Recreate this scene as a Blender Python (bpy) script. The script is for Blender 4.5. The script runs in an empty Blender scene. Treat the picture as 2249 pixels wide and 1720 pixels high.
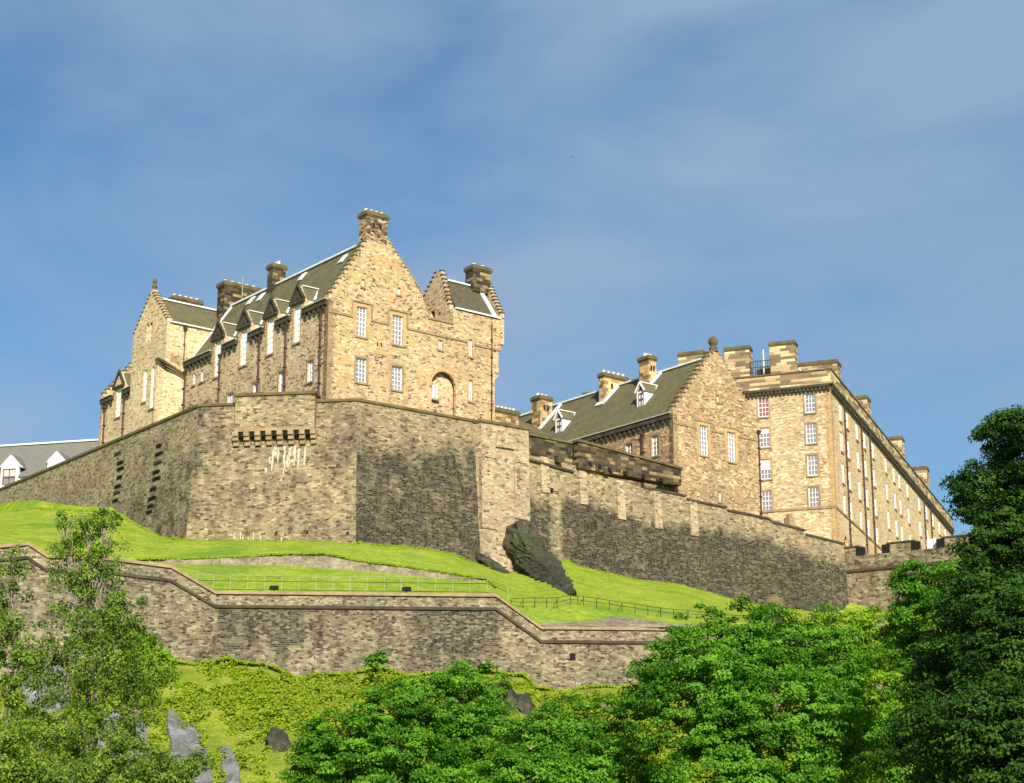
import bpy, bmesh, math, random
import numpy as np
from mathutils import Vector, Matrix, noise as mnoise
from mathutils.geometry import tessellate_polygon

R = math.radians
SC = bpy.context.scene
COL = SC.collection

# ------------------------------------------------------------------ camera
F_PX, W_PX, H_PX = 4200.0, 2249.0, 1720.0
PITCH = math.atan(1150.0 / F_PX)
CAM = Vector((0, 0, 1.7))
cam_d = bpy.data.cameras.new("camera")
cam_d.sensor_width = 36.0
cam_d.lens = 36.0 * F_PX / W_PX
cam_d.clip_start = 0.5
cam_d.clip_end = 12000
cam = bpy.data.objects.new("camera", cam_d)
cam.location = CAM
cam.rotation_euler = (math.pi / 2 + PITCH, 0, 0)
COL.objects.link(cam)
SC.camera = cam

# ------------------------------------------------------------------ light
SUN_ELEV = R(28)
SUN_AZ = R(11)              # from straight behind the camera towards its right
to_sun = Vector((math.sin(SUN_AZ) * math.cos(SUN_ELEV), -math.cos(SUN_AZ) * math.cos(SUN_ELEV), math.sin(SUN_ELEV)))
sun_d = bpy.data.lights.new("sun", 'SUN')
sun_d.energy = 5.0
sun_d.angle = R(0.5)
sun_d.color = (1.0, 0.90, 0.74)
sun = bpy.data.objects.new("sun", sun_d)
sun.rotation_euler = to_sun.to_track_quat('Z', 'Y').to_euler()
sun.location = (30, -60, 120)
COL.objects.link(sun)

SC.view_settings.view_transform = 'Standard'
SC.view_settings.look = 'None'
SC.view_settings.exposure = 0.62
SC.view_settings.gamma = 1.0
SC.view_settings.use_curve_mapping = False

world = bpy.data.worlds.new("World")
SC.world = world
world.use_nodes = True
wt = world.node_tree
for n in list(wt.nodes):
    wt.nodes.remove(n)
def wn(t, **k):
    n = wt.nodes.new(t)
    for a, b in k.items():
        setattr(n, a, b)
    return n
w_out = wn('ShaderNodeOutputWorld')
w_bg = wn('ShaderNodeBackground')
w_bg.inputs['Strength'].default_value = 0.082
sky = wn('ShaderNodeTexSky', sky_type='NISHITA')
sky.sun_disc = False
sky.sun_elevation = SUN_ELEV
sky.sun_rotation = math.pi - SUN_AZ
sky.air_density = 1.0
sky.dust_density = 0.3
sky.ozone_density = 2.5
w_tc = wn('ShaderNodeTexCoord')
w_map = wn('ShaderNodeMapping')
w_map.inputs['Scale'].default_value = (1.0, 1.0, 2.2)
w_map.inputs['Location'].default_value = (2.1, 0.9, -0.3)
w_map.inputs['Rotation'].default_value = (0.0, R(-14), 0.0)
w_n1 = wn('ShaderNodeTexNoise')
w_n1.inputs['Scale'].default_value = 4.2
w_n1.inputs['Detail'].default_value = 5.0
w_n1.inputs['Roughness'].default_value = 0.5
w_n1.inputs['Distortion'].default_value = 0.5
w_n2 = wn('ShaderNodeTexNoise')
w_n2.inputs['Scale'].default_value = 14.0
w_n2.inputs['Detail'].default_value = 4.0
w_r = wn('ShaderNodeValToRGB')
w_r.color_ramp.elements[0].position = 0.33
w_r.color_ramp.elements[0].color = (0, 0, 0, 1)
w_r.color_ramp.elements[1].position = 0.70
w_r.color_ramp.elements[1].color = (1, 1, 1, 1)
w_add = wn('ShaderNodeMath', operation='MULTIPLY_ADD')
w_add.inputs[1].default_value = 0.16
w_mix = wn('ShaderNodeMix', data_type='RGBA')
w_mix.inputs['B'].default_value = (2.6, 3.6, 4.9, 1)      # thin grey-blue cloud veil
w_sc = wn('ShaderNodeMath', operation='MULTIPLY')
w_sc.inputs[1].default_value = 0.85
wl = wt.links.new
wl(w_tc.outputs['Generated'], w_map.inputs['Vector'])
wl(w_map.outputs['Vector'], w_n1.inputs['Vector'])
wl(w_map.outputs['Vector'], w_n2.inputs['Vector'])
wl(w_n2.outputs['Fac'], w_add.inputs[0])
wl(w_n1.outputs['Fac'], w_add.inputs[2])
wl(w_add.outputs[0], w_r.inputs['Fac'])
wl(w_r.outputs['Color'], w_sc.inputs[0])
wl(w_sc.outputs[0], w_mix.inputs['Factor'])
w_tint = wn('ShaderNodeMix', data_type='RGBA', blend_type='MULTIPLY')
w_tint.inputs['Factor'].default_value = 1.0
w_tint.inputs['B'].default_value = (0.52, 0.79, 0.90, 1)
wl(sky.outputs['Color'], w_tint.inputs['A'])
wl(w_tint.outputs['Result'], w_mix.inputs['A'])
wl(w_mix.outputs['Result'], w_bg.inputs['Color'])
wl(w_bg.outputs['Background'], w_out.inputs['Surface'])

# ------------------------------------------------------------------ survey helpers
ST, CT = math.sin(PITCH), math.cos(PITCH)
def ray(u, v):
    x = (u - W_PX / 2) / F_PX
    y = -(v - H_PX / 2) / F_PX
    return Vector((x, CT - y * ST, y * CT + ST))
def at(u, v, Y):
    d = ray(u, v)
    return CAM + d * (Y / d.y)
def zoom(x0, y0, sc):
    return lambda x, y: (x0 + x / sc, y0 + y / sc)
Z1 = zoom(200, 560, 3.818)
Z2 = zoom(650, 440, 3.36)
Z3 = zoom(1060, 720, 3.433)
Z4 = zoom(1560, 720, 3.11)
ZA = zoom(0, 860, 3.818)
ZB = zoom(400, 840, 3.5)
ZC = zoom(900, 860, 3.5)
ZD = zoom(1400, 960, 3.5)
def adir(az):
    a = R(az)
    return Vector((math.sin(a), math.cos(a), 0))
class Fr:
    """vertical plane: s runs along d, z is up, n is outward."""
    def __init__(self, o, d, n):
        self.o = Vector((o[0], o[1], 0)); self.d = d; self.n = n
    def hit(self, u, v):
        r = ray(u, v)
        t = (self.o - CAM).dot(self.n) / r.dot(self.n)
        p = CAM + r * t
        return (p - self.o).dot(self.d), p.z
    def p(self, s, z, n=0.0):
        q = self.o + self.d * s + self.n * n
        return Vector((q.x, q.y, z))
class Plan:
    """building plan: a runs along the left-receding facade, b along the right-receding one."""
    def __init__(self, c, az_a):
        self.c = Vector((c[0], c[1], 0)); self.da = adir(az_a); self.db = adir(az_a + 90)
    def p(self, a, b, z):
        q = self.c + self.da * a + self.db * b
        return Vector((q.x, q.y, z))
    def fa(self, b=0.0):
        return Fr(self.c + self.db * b, self.da, -self.db)
    def fb(self, a=0.0):
        return Fr(self.c + self.da * a, self.db, -self.da)

# ------------------------------------------------------------------ object helpers
def tag(o, label=None, cat=None, group=None, kind=None):
    if label: o['label'] = label
    if cat: o['category'] = cat
    if group: o['group'] = group
    if kind: o['kind'] = kind
    return o
def root(name, loc, label, cat, group=None):
    o = bpy.data.objects.new(name, None)
    o.empty_display_size = 0.5
    o.location = loc
    COL.objects.link(o)
    return tag(o, label, cat, group)
def origin_of(o):
    v = Vector((0, 0, 0))
    while o is not None:
        v += o.location
        o = o.parent
    return v
class MB:
    def __init__(self):
        self.v = []; self.f = []; self.attr = None
    def add(self, vs, fs):
        k = len(self.v)
        self.v += [tuple(p) for p in vs]
        self.f += [tuple(i + k for i in f) for f in fs]
    def hexa(self, p):               # 8 points: bottom loop 0-3, top loop 4-7
        self.add(p, [(3, 2, 1, 0), (4, 5, 6, 7), (0, 1, 5, 4), (1, 2, 6, 5), (2, 3, 7, 6), (3, 0, 4, 7)])
    def fbox(self, fr, s0, s1, z0, z1, n0, n1):
        if s0 > s1: s0, s1 = s1, s0
        P = fr.p
        self.hexa([P(s0, z0, n0), P(s1, z0, n0), P(s1, z0, n1), P(s0, z0, n1),
                   P(s0, z1, n0), P(s1, z1, n0), P(s1, z1, n1), P(s0, z1, n1)])
    def pbox(self, pl, a0, a1, b0, b1, z0, z1):
        P = pl.p
        self.hexa([P(a0, b0, z0), P(a1, b0, z0), P(a1, b1, z0), P(a0, b1, z0),
                   P(a0, b0, z1), P(a1, b0, z1), P(a1, b1, z1), P(a0, b1, z1)])
    def slab(self, fr, poly, n0, n1, holes=(), reveal=0.3):
        """outline in the plane (s,z), front at n1, back at n0; holes are recesses in the front."""
        N = len(poly)
        loops = [[Vector((s, z, 0)) for s, z in poly]] + [[Vector((s, z, 0)) for s, z in h] for h in holes]
        flat = [q for l in loops for q in l]
        tris = tessellate_polygon(loops)
        self.add([fr.p(q.x, q.y, n1) for q in flat], [tuple(t) for t in tris])
        tb = tessellate_polygon(loops[:1])
        self.add([fr.p(s, z, n0) for s, z in poly], [tuple(t) for t in tb])
        self.add([fr.p(s, z, n1) for s, z in poly] + [fr.p(s, z, n0) for s, z in poly],
                 [(i, (i + 1) % N, N + (i + 1) % N, N + i) for i in range(N)])
        for h in holes:
            M = len(h)
            self.add([fr.p(s, z, n1) for s, z in h] + [fr.p(s, z, n1 - reveal) for s, z in h],
                     [(i, M + i, M + (i + 1) % M, (i + 1) % M) for i in range(M)])
    def tube(self, pts, r, k=8, r1=None, cap=True):
        pts = [Vector(p) for p in pts]
        n = len(pts); rings = []
        for i, p in enumerate(pts):
            t = (pts[min(i + 1, n - 1)] - pts[max(i - 1, 0)]).normalized()
            x = t.cross(Vector((0.3, 0.1, 1)) if abs(t.z) < 0.9 else Vector((1, 0, 0))).normalized()
            y = t.cross(x)
            rr = r if r1 is None else r + (r1 - r) * i / max(1, n - 1)
            rings.append([p + (x * math.cos(2 * math.pi * j / k) + y * math.sin(2 * math.pi * j / k)) * rr for j in range(k)])
        self.add([q for g in rings for q in g],
                 [(i * k + j, i * k + (j + 1) % k, (i + 1) * k + (j + 1) % k, (i + 1) * k + j) for i in range(n - 1) for j in range(k)])
        if cap:
            b = len(self.v)
            self.f.append(tuple(range(b - k, b)))
            self.f.append(tuple(range(b - n * k + k - 1, b - n * k - 1, -1)))
    def lathe(self, c, prof, k=14, sq=False):
        vs = []; fs = []
        for r, z in prof:
            for j in range(k):
                a = 2 * math.pi * (j + 0.5) / k
                vs.append((c[0] + r * math.cos(a), c[1] + r * math.sin(a), c[2] + z))
        for i in range(len(prof) - 1):
            for j in range(k):
                fs.append((i * k + j, i * k + (j + 1) % k, (i + 1) * k + (j + 1) % k, (i + 1) * k + j))
        fs.append(tuple(range((len(prof) - 1) * k, len(prof) * k)))
        self.add(vs, fs)
    def build(self, name, mat, parent=None, smooth=False, label=None, normals=True):
        o0 = origin_of(parent) if parent else Vector((0, 0, 0))
        loc = None
        if parent is None:
            arr = np.array(self.v)
            loc = Vector((arr[:, 0].mean(), arr[:, 1].mean(), arr[:, 2].min()))
            o0 = loc
        me = bpy.data.meshes.new(name)
        me.from_pydata([(x - o0.x, y - o0.y, z - o0.z) for x, y, z in self.v], [], self.f)
        if normals:
            bm = bmesh.new(); bm.from_mesh(me)
            bmesh.ops.recalc_face_normals(bm, faces=bm.faces)
            bm.to_mesh(me); bm.free()
        uvl = me.uv_layers.new(name="UVMap")
        for poly in me.polygons:
            n = poly.normal
            h = math.hypot(n.x, n.y)
            if h > 0.12:
                tx, ty = -n.y / h, n.x / h
                if tx < -0.02 or (abs(tx) <= 0.02 and ty < 0): tx, ty = -tx, -ty
                for li in poly.loop_indices:
                    co = me.vertices[me.loops[li].vertex_index].co
                    X, Y, Z = co.x + o0.x, co.y + o0.y, co.z + o0.z
                    uvl.data[li].uv = (X * tx + Y * ty, Z / max(h, 0.3))
            else:
                for li in poly.loop_indices:
                    co = me.vertices[me.loops[li].vertex_index].co
                    uvl.data[li].uv = (co.x + o0.x, co.y + o0.y)
        if self.attr is not None:
            at_ = me.attributes.new("dark", 'FLOAT', 'POINT')
            at_.data.foreach_set("value", np.array(self.attr, dtype=np.float32))
        if smooth:
            me.polygons.foreach_set("use_smooth", [True] * len(me.polygons))
        if mat: me.materials.append(mat)
        o = bpy.data.objects.new(name, me)
        COL.objects.link(o)
        if parent is not None: o.parent = parent
        else: o.location = loc
        if label: o['label'] = label
        return o

# ------------------------------------------------------------------ materials
def newmat(name):
    m = bpy.data.materials.new(name); m.use_nodes = True
    t = m.node_tree
    for n in list(t.nodes): t.nodes.remove(n)
    out = t.nodes.new('ShaderNodeOutputMaterial')
    return m, t, out
class NT:
    def __init__(self, t): self.t = t
    def n(self, ty, ins=None, **k):
        n = self.t.nodes.new(ty)
        for a, b in k.items(): setattr(n, a, b)
        for a, b in (ins or {}).items():
            s = n.inputs[a]
            if isinstance(b, bpy.types.NodeSocket): self.t.links.new(b, s)
            else: s.default_value = b
        return n
    def ramp(self, fac, stops, interp='LINEAR'):
        n = self.t.nodes.new('ShaderNodeValToRGB')
        cr = n.color_ramp; cr.interpolation = interp
        while len(cr.elements) < len(stops): cr.elements.new(0.5)
        for e, (p, c) in zip(cr.elements, stops):
            e.position = p
            e.color = (c[0], c[1], c[2], 1) if len(c) == 3 else c
        self.t.links.new(fac, n.inputs['Fac'])
        return n.outputs['Color']
    def mix(self, fac, a, b, mode='MIX'):
        n = self.t.nodes.new('ShaderNodeMix'); n.data_type = 'RGBA'; n.blend_type = mode
        for s, x in (('Factor', fac), ('A', a), ('B', b)):
            if isinstance(x, bpy.types.NodeSocket): self.t.links.new(x, n.inputs[s])
            else: n.inputs[s].default_value = x if s == 'Factor' else (x[0], x[1], x[2], 1)
        return n.outputs['Result']
    def math(self, op, a, b=None, c=None, clamp=False):
        n = self.t.nodes.new('ShaderNodeMath'); n.operation = op; n.use_clamp = clamp
        for i, x in enumerate((a, b, c)):
            if x is None: continue
            if isinstance(x, bpy.types.NodeSocket): self.t.links.new(x, n.inputs[i])
            else: n.inputs[i].default_value = x
        return n.outputs[0]
def g(v): return (v, v, v)

def stone(name, pal, mortar, bw=0.55, bh=0.24, dpal=None, dmortar=None, wob=0.07, rough=0.9, streak=0.25, msize=0.016, sq=1.5, vsel=.48, tint=None, bump=0.6, big=0.0):
    """random coursed rubble: per-stone colour from a palette; a 'dark' vertex value swaps in the darker stone."""
    m, t, out = newmat(name); N = NT(t)
    uv = N.n('ShaderNodeUVMap', uv_map="UVMap").outputs['UV']
    nz = N.n('ShaderNodeTexNoise', {'Vector': uv, 'Scale': 1.3, 'Detail': 3.0}, noise_dimensions='2D')
    off = N.n('ShaderNodeVectorMath', {0: nz.outputs['Color'], 1: (0.5, 0.5, 0.5)}, operation='SUBTRACT')
    offs = N.n('ShaderNodeVectorMath', {0: off.outputs[0], 1: (wob * 2.2, wob * 1.5, 0)}, operation='MULTIPLY')
    v1 = N.n('ShaderNodeVectorMath', {0: uv, 1: offs.outputs[0]}, operation='ADD').outputs[0]
    def brick(vec, w, h, sq):
        b = N.n('ShaderNodeTexBrick', {'Vector': vec, 'Color1': (0, 0, 0, 1), 'Color2': (1, 1, 1, 1), 'Mortar': (0.5, 0.5, 0.5, 1),
                'Scale': 1.0, 'Mortar Size': msize, 'Mortar Smooth': 0.4, 'Bias': 0.0, 'Brick Width': w, 'Row Height': h},
                offset=0.43, offset_frequency=2, squash=sq, squash_frequency=3)
        return b.outputs['Color'], b.outputs['Fac']
    c1, f1 = brick(v1, bw, bh, sq)
    sh = N.n('ShaderNodeVectorMath', {0: v1, 1: (13.37, 7.713, 0)}, operation='ADD').outputs[0]
    vs = N.n('ShaderNodeVectorMath', {0: sh, 1: (1.05 / bw, 1.05 / bh, 1)}, operation='MULTIPLY').outputs[0]
    vo = N.n('ShaderNodeTexVoronoi', {'Vector': vs, 'Scale': 1.0, 'Randomness': 0.85}, voronoi_dimensions='2D', feature='F1')
    ve = N.n('ShaderNodeTexVoronoi', {'Vector': vs, 'Scale': 1.0, 'Randomness': 0.85}, voronoi_dimensions='2D', feature='DISTANCE_TO_EDGE')
    c2 = N.n('ShaderNodeSeparateColor', {'Color': vo.outputs['Color']}).outputs[0]
    f2 = N.ramp(ve.outputs['Distance'], [(0.02, g(1)), (0.07, g(0))])
    zn = N.n('ShaderNodeTexNoise', {'Vector': uv, 'Scale': 0.55, 'Detail': 2.0}, noise_dimensions='2D')
    sel = N.math('GREATER_THAN', zn.outputs['Fac'], vsel)
    cc = N.mix(sel, c1, c2)
    ff = N.mix(sel, f1, f2)
    col = N.ramp(cc, pal)
    grain = N.n('ShaderNodeTexNoise', {'Vector': uv, 'Scale': 9.0, 'Detail': 4.0, 'Roughness': 0.65}, noise_dimensions='2D').outputs['Fac']
    mcol = N.mix(0.0, mortar, mortar)
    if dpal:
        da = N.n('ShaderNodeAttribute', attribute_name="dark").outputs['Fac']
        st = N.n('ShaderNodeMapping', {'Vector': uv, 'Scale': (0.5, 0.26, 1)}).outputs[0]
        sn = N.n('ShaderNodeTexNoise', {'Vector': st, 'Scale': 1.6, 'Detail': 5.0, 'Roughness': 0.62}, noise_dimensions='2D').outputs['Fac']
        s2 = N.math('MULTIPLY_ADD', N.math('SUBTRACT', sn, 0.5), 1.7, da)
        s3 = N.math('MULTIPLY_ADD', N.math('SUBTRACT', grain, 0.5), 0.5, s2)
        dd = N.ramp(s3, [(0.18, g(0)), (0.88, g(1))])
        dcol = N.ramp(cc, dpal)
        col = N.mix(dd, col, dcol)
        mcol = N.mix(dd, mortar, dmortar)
    col = N.mix(ff, col, mcol)
    # broad weathering, grain
    bn = N.n('ShaderNodeTexNoise', {'Vector': uv, 'Scale': 0.22, 'Detail': 4.0, 'Roughness': 0.6}, noise_dimensions='2D').outputs['Fac']
    col = N.mix(1.0, col, N.ramp(bn, [(0.3, (1 - streak, 1 - streak, 1 - streak * 0.95)), (0.7, (1 + streak * .4, 1 + streak * .35, 1 + streak * .25))]), 'MULTIPLY')
    col = N.mix(1.0, col, N.ramp(grain, [(0.25, g(0.72)), (0.75, g(1.22))]), 'MULTIPLY')
    if tint:
        tn = N.n('ShaderNodeTexNoise', {'Vector': uv, 'Scale': 0.8, 'Detail': 4.0}, noise_dimensions='2D').outputs['Fac']
        col = N.mix(N.ramp(tn, [(0.5, g(0)), (0.66, g(0.55))]), col, tint)
    hgt = N.math('ADD', N.math('MULTIPLY', ff, -1.0), N.math('MULTIPLY_ADD', cc, 0.35, N.math('MULTIPLY', grain, 0.8)))
    bp = N.n('ShaderNodeBump', {'Height': hgt, 'Strength': bump, 'Distance': 0.05})
    bs = N.n('ShaderNodeBsdfPrincipled', {'Base Color': col, 'Roughness': rough, 'Normal': bp.outputs['Normal']})
    bs.inputs['Specular IOR Level'].default_value = 0.2
    t.links.new(bs.outputs[0], out.inputs['Surface'])
    return m

def plain(name, col, rough=0.8, var=0.25, scale=3.0, spec=0.3, col2=None, bump=0.0):
    m, t, out = newmat(name); N = NT(t)
    tc = N.n('ShaderNodeTexCoord').outputs['Object']
    nz = N.n('ShaderNodeTexNoise', {'Vector': tc, 'Scale': scale, 'Detail': 5.0, 'Roughness': 0.6}).outputs['Fac']
    c2 = col2 or tuple(c * (1 - var * 1.5) for c in col)
    c = N.ramp(nz, [(0.3, c2), (0.65, col)])
    bs = N.n('ShaderNodeBsdfPrincipled', {'Base Color': c, 'Roughness': rough})
    bs.inputs['Specular IOR Level'].default_value = spec
    if bump:
        bp = N.n('ShaderNodeBump', {'Height': nz, 'Strength': bump, 'Distance': 0.1})
        t.links.new(bp.outputs['Normal'], bs.inputs['Normal'])
    t.links.new(bs.outputs[0], out.inputs['Surface'])
    return m

def slate(name, c_lo, c_hi, moss):
    m, t, out = newmat(name); N = NT(t)
    uv = N.n('ShaderNodeUVMap', uv_map="UVMap").outputs['UV']
    b = N.n('ShaderNodeTexBrick', {'Vector': uv, 'Color1': (0, 0, 0, 1), 'Color2': (1, 1, 1, 1), 'Mortar': (0.2, 0.2, 0.2, 1), 'Scale': 1.0,
            'Mortar Size': 0.012, 'Brick Width': 0.32, 'Row Height': 0.22}, offset=0.5)
    c = N.ramp(b.outputs['Color'], [(0, c_lo), (1, c_hi)])
    nz = N.n('ShaderNodeTexNoise', {'Vector': uv, 'Scale': 0.6, 'Detail': 6.0, 'Roughness': 0.6}, noise_dimensions='2D').outputs['Fac']
    c = N.mix(N.ramp(nz, [(0.35, g(0)), (0.65, g(0.85))]), c, moss)
    c = N.mix(N.math('MULTIPLY', b.outputs['Fac'], 0.6), c, (0.02, 0.02, 0.015))
    bp = N.n('ShaderNodeBump', {'Height': N.math('SUBTRACT', b.outputs['Color'], b.outputs['Fac']), 'Strength': 0.35, 'Distance': 0.03})
    bs = N.n('ShaderNodeBsdfPrincipled', {'Base Color': c, 'Roughness': 0.75, 'Normal': bp.outputs['Normal']})
    bs.inputs['Specular IOR Level'].default_value = 0.25
    t.links.new(bs.outputs[0], out.inputs['Surface'])
    return m

M = {}
M['gold'] = stone('golden_rubble', [(0, (.075, .05, .04)), (.09, (.17, .11, .07)), (.16, (.38, .265, .145)), (.45, (.50, .36, .195)), (.8, (.61, .46, .27)), (1, (.78, .63, .42))],
                  (.60, .455, .265), 0.36, 0.165, streak=0.25, tint=(.50, .32, .14), sq=1.35, wob=.10)
M['grange'] = stone('side_rubble', [(0, (.07, .045, .035)), (.10, (.20, .13, .08)), (.2, (.46, .345, .205)), (.7, (.59, .45, .27)), (1, (.74, .60, .40))],
                  (.62, .48, .285), 0.37, 0.17, streak=0.22, sq=1.35, wob=.10)
M['cream'] = stone('cream_rubble', [(0, (.25, .16, .08)), (.10, (.50, .36, .19)), (.5, (.66, .50, .29)), (1, (.80, .66, .44))],
                  (.68, .52, .31), 0.38, 0.17, streak=0.15, sq=1.35, wob=.10)
M['barrack'] = stone('barrack_rubble', [(0, (.26, .17, .095)), (.12, (.42, .30, .165)), (.35, (.50, .37, .21)), (.7, (.62, .475, .285)), (1, (.82, .68, .45))],
                  (.60, .46, .275), 0.46, 0.165, streak=0.18, wob=0.07, sq=1.4)
M['middle'] = stone('brown_rubble', [(0, (.13, .085, .055)), (.15, (.28, .19, .11)), (.4, (.41, .285, .165)), (.75, (.51, .37, .215)), (1, (.78, .60, .38))],
                  (.46, .32, .18), 0.38, 0.175, streak=0.25, tint=(.28, .20, .11), sq=1.35, wob=.10)
DP = [(0, (.016, .014, .013)), (.3, (.036, .031, .025)), (.65, (.07, .059, .042)), (1, (.16, .135, .09))]
M['rampart'] = stone('rampart_rubble', [(0, (.07, .056, .037)), (.12, (.155, .123, .074)), (.3, (.245, .197, .118)), (.75, (.325, .262, .16)), (1, (.45, .375, .245))],
                  (.375, .305, .187), 0.46, 0.19, DP, (.20, .17, .115), wob=0.11, streak=0.25, sq=1.4)
M['terrace'] = stone('terrace_rubble', [(0, (.045, .036, .03)), (.15, (.12, .094, .062)), (.4, (.20, .172, .108)), (.75, (.27, .232, .148)), (1, (.39, .345, .235))],
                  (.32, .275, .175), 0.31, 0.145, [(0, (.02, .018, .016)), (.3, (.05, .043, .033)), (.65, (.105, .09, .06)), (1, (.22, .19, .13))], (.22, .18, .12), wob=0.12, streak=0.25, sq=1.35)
M['palewall'] = stone('pale_bastion_rubble', [(0, (.12, .085, .055)), (.1, (.26, .195, .12)), (.3, (.37, .285, .18)), (.75, (.46, .365, .235)), (1, (.58, .48, .33))],
                  (.48, .385, .25), 0.46, 0.19, DP, (.20, .17, .115), wob=0.11, streak=0.2, sq=1.4)
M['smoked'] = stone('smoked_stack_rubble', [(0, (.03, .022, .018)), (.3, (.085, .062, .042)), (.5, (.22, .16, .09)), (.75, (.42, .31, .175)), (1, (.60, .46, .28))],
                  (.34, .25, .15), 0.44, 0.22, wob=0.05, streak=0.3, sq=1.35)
M['dress'] = plain('dressed_stone', (.52, .35, .16), 0.85, 0.4, 1.2, col2=(.33, .21, .10))
M['dress2'] = plain('worn_dressed_stone', (.36, .26, .145), 0.9, 0.4, 1.5, col2=(.20, .145, .085))
M['soot'] = stone('sooty_ashlar', [(0, (.03, .024, .018)), (.35, (.06, .048, .032)), (.7, (.12, .092, .055)), (1, (.34, .25, .13))],
                  (.12, .095, .055), 0.7, 0.34, wob=0.02, vsel=9, streak=0.35)
M['ashlar'] = stone('banded_ashlar', [(0, (.17, .13, .08)), (.35, (.25, .19, .11)), (.6, (.44, .33, .18)), (1, (.74, .58, .33))],
                  (.30, .22, .13), 1.3, 0.36, wob=0.015, vsel=9, streak=0.2)
M['yellowchim'] = stone('yellow_ashlar', [(0, (.13, .09, .06)), (.25, (.26, .18, .10)), (.5, (.50, .33, .15)), (1, (.68, .48, .24))],
                  (.34, .23, .12), 0.7, 0.4, wob=0.015, vsel=9, streak=0.25)
M['barrackside'] = stone('barrack_side_rubble', [(0, (.34, .21, .11)), (.15, (.52, .35, .19)), (.5, (.68, .49, .29)), (1, (.85, .68, .45))],
                  (.70, .52, .31), 0.4, 0.18, streak=0.15, wob=0.09, sq=1.4)
M['coping'] = plain('mossy_coping', (.16, .125, .06), 0.95, 0.4, 0.9, col2=(.075, .06, .032))
M['darkcop'] = plain('dark_stone', (.085, .068, .045), 0.95, 0.4, 1.2, col2=(.035, .03, .022))
M['slate'] = slate('mossy_slate', (.085, .078, .052), (.145, .13, .08), (.16, .14, .05))
M['slate3'] = slate('brown_slate', (.06, .055, .042), (.12, .105, .078), (.105, .09, .05))
M['slate2'] = slate('grey_slate', (.15, .145, .135), (.20, .195, .18), (.19, .185, .15))
M['lead'] = plain('pale_lead', (.78, .80, .82), 0.5, 0.1, 2.0, spec=0.4)
M['gutter'] = plain('grey_gutter', (.42, .41, .36), .6, .2, 2.0)
M['white'] = plain('white_paint', (.86, .86, .86), 0.5, 0.04, 2.0)
M['render'] = plain('white_render', (.84, .85, .87), 0.85, 0.05, 0.6)
M['pipe'] = plain('brown_iron', (.085, .042, .038), 0.55, 0.3, 2.0)
M['pot'] = plain('pale_clay', (.82, .72, .56), 0.8, 0.2, 3.0)
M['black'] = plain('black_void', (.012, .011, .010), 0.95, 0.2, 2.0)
M['blind'] = plain('drawn_blind', (.80, .79, .74), 0.9, 0.05, 1.0)
M['brownwood'] = plain('brown_frame', (.16, .07, .045), 0.7, 0.2, 2.0)
M['railpale'] = plain('galvanised_steel', (.30, .34, .20), 0.6, 0.2, 3.0)
M['raildark'] = plain('dark_iron', (.035, .045, .025), 0.6, 0.2, 3.0)
M['lime'] = plain('lime_streak', (.58, .52, .43), 0.95, 0.5, 3.0, col2=(.38, .31, .21))
def glass(name, col, rough=0.12):
    m, t, out = newmat(name); N = NT(t)
    bs = N.n('ShaderNodeBsdfPrincipled', {'Base Color': (*col, 1), 'Roughness': rough})
    bs.inputs['Specular IOR Level'].default_value = 0.6
    t.links.new(bs.outputs[0], out.inputs['Surface'])
    return m
M['glass'] = glass('window_glass', (.24, .235, .245))
M['glassd'] = glass('dark_window_glass', (.22, .20, .24))
M['glassr'] = glass('red_curtained_glass', (.30, .09, .08))
# ------------------------------------------------------------------ building pieces
def mid(a, b): return (a + b) / 2
def wrect(fr, zf, x0, x1, y0, y1, dy=0.0):
    """window corners from survey readings (y at the middle of its width)."""
    ym = (y0 + y1) / 2
    sa = fr.hit(*zf(x0, ym))[0]; sb = fr.hit(*zf(x1, ym))[0]
    zt = fr.hit(*zf((x0 + x1) / 2, y0))[1]; zb = fr.hit(*zf((x0 + x1) / 2, y1))[1]
    return min(sa, sb), max(sa, sb), zb, zt
def rect(s0, s1, z0, z1): return [(s0, z0), (s1, z0), (s1, z1), (s0, z1)]
def archpoly(s0, s1, z0, z1, k=8):
    r = (s1 - s0) / 2; c = (s0 + s1) / 2
    return [(s0, z0), (s1, z0)] + [(c + r * math.cos(math.pi * i / k), z1 - r + r * math.sin(math.pi * i / k)) for i in range(k + 1)]
wrng = random.Random(3)
M['glassb'] = glass('blind_behind_glass', (.55, .53, .49))
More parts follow.
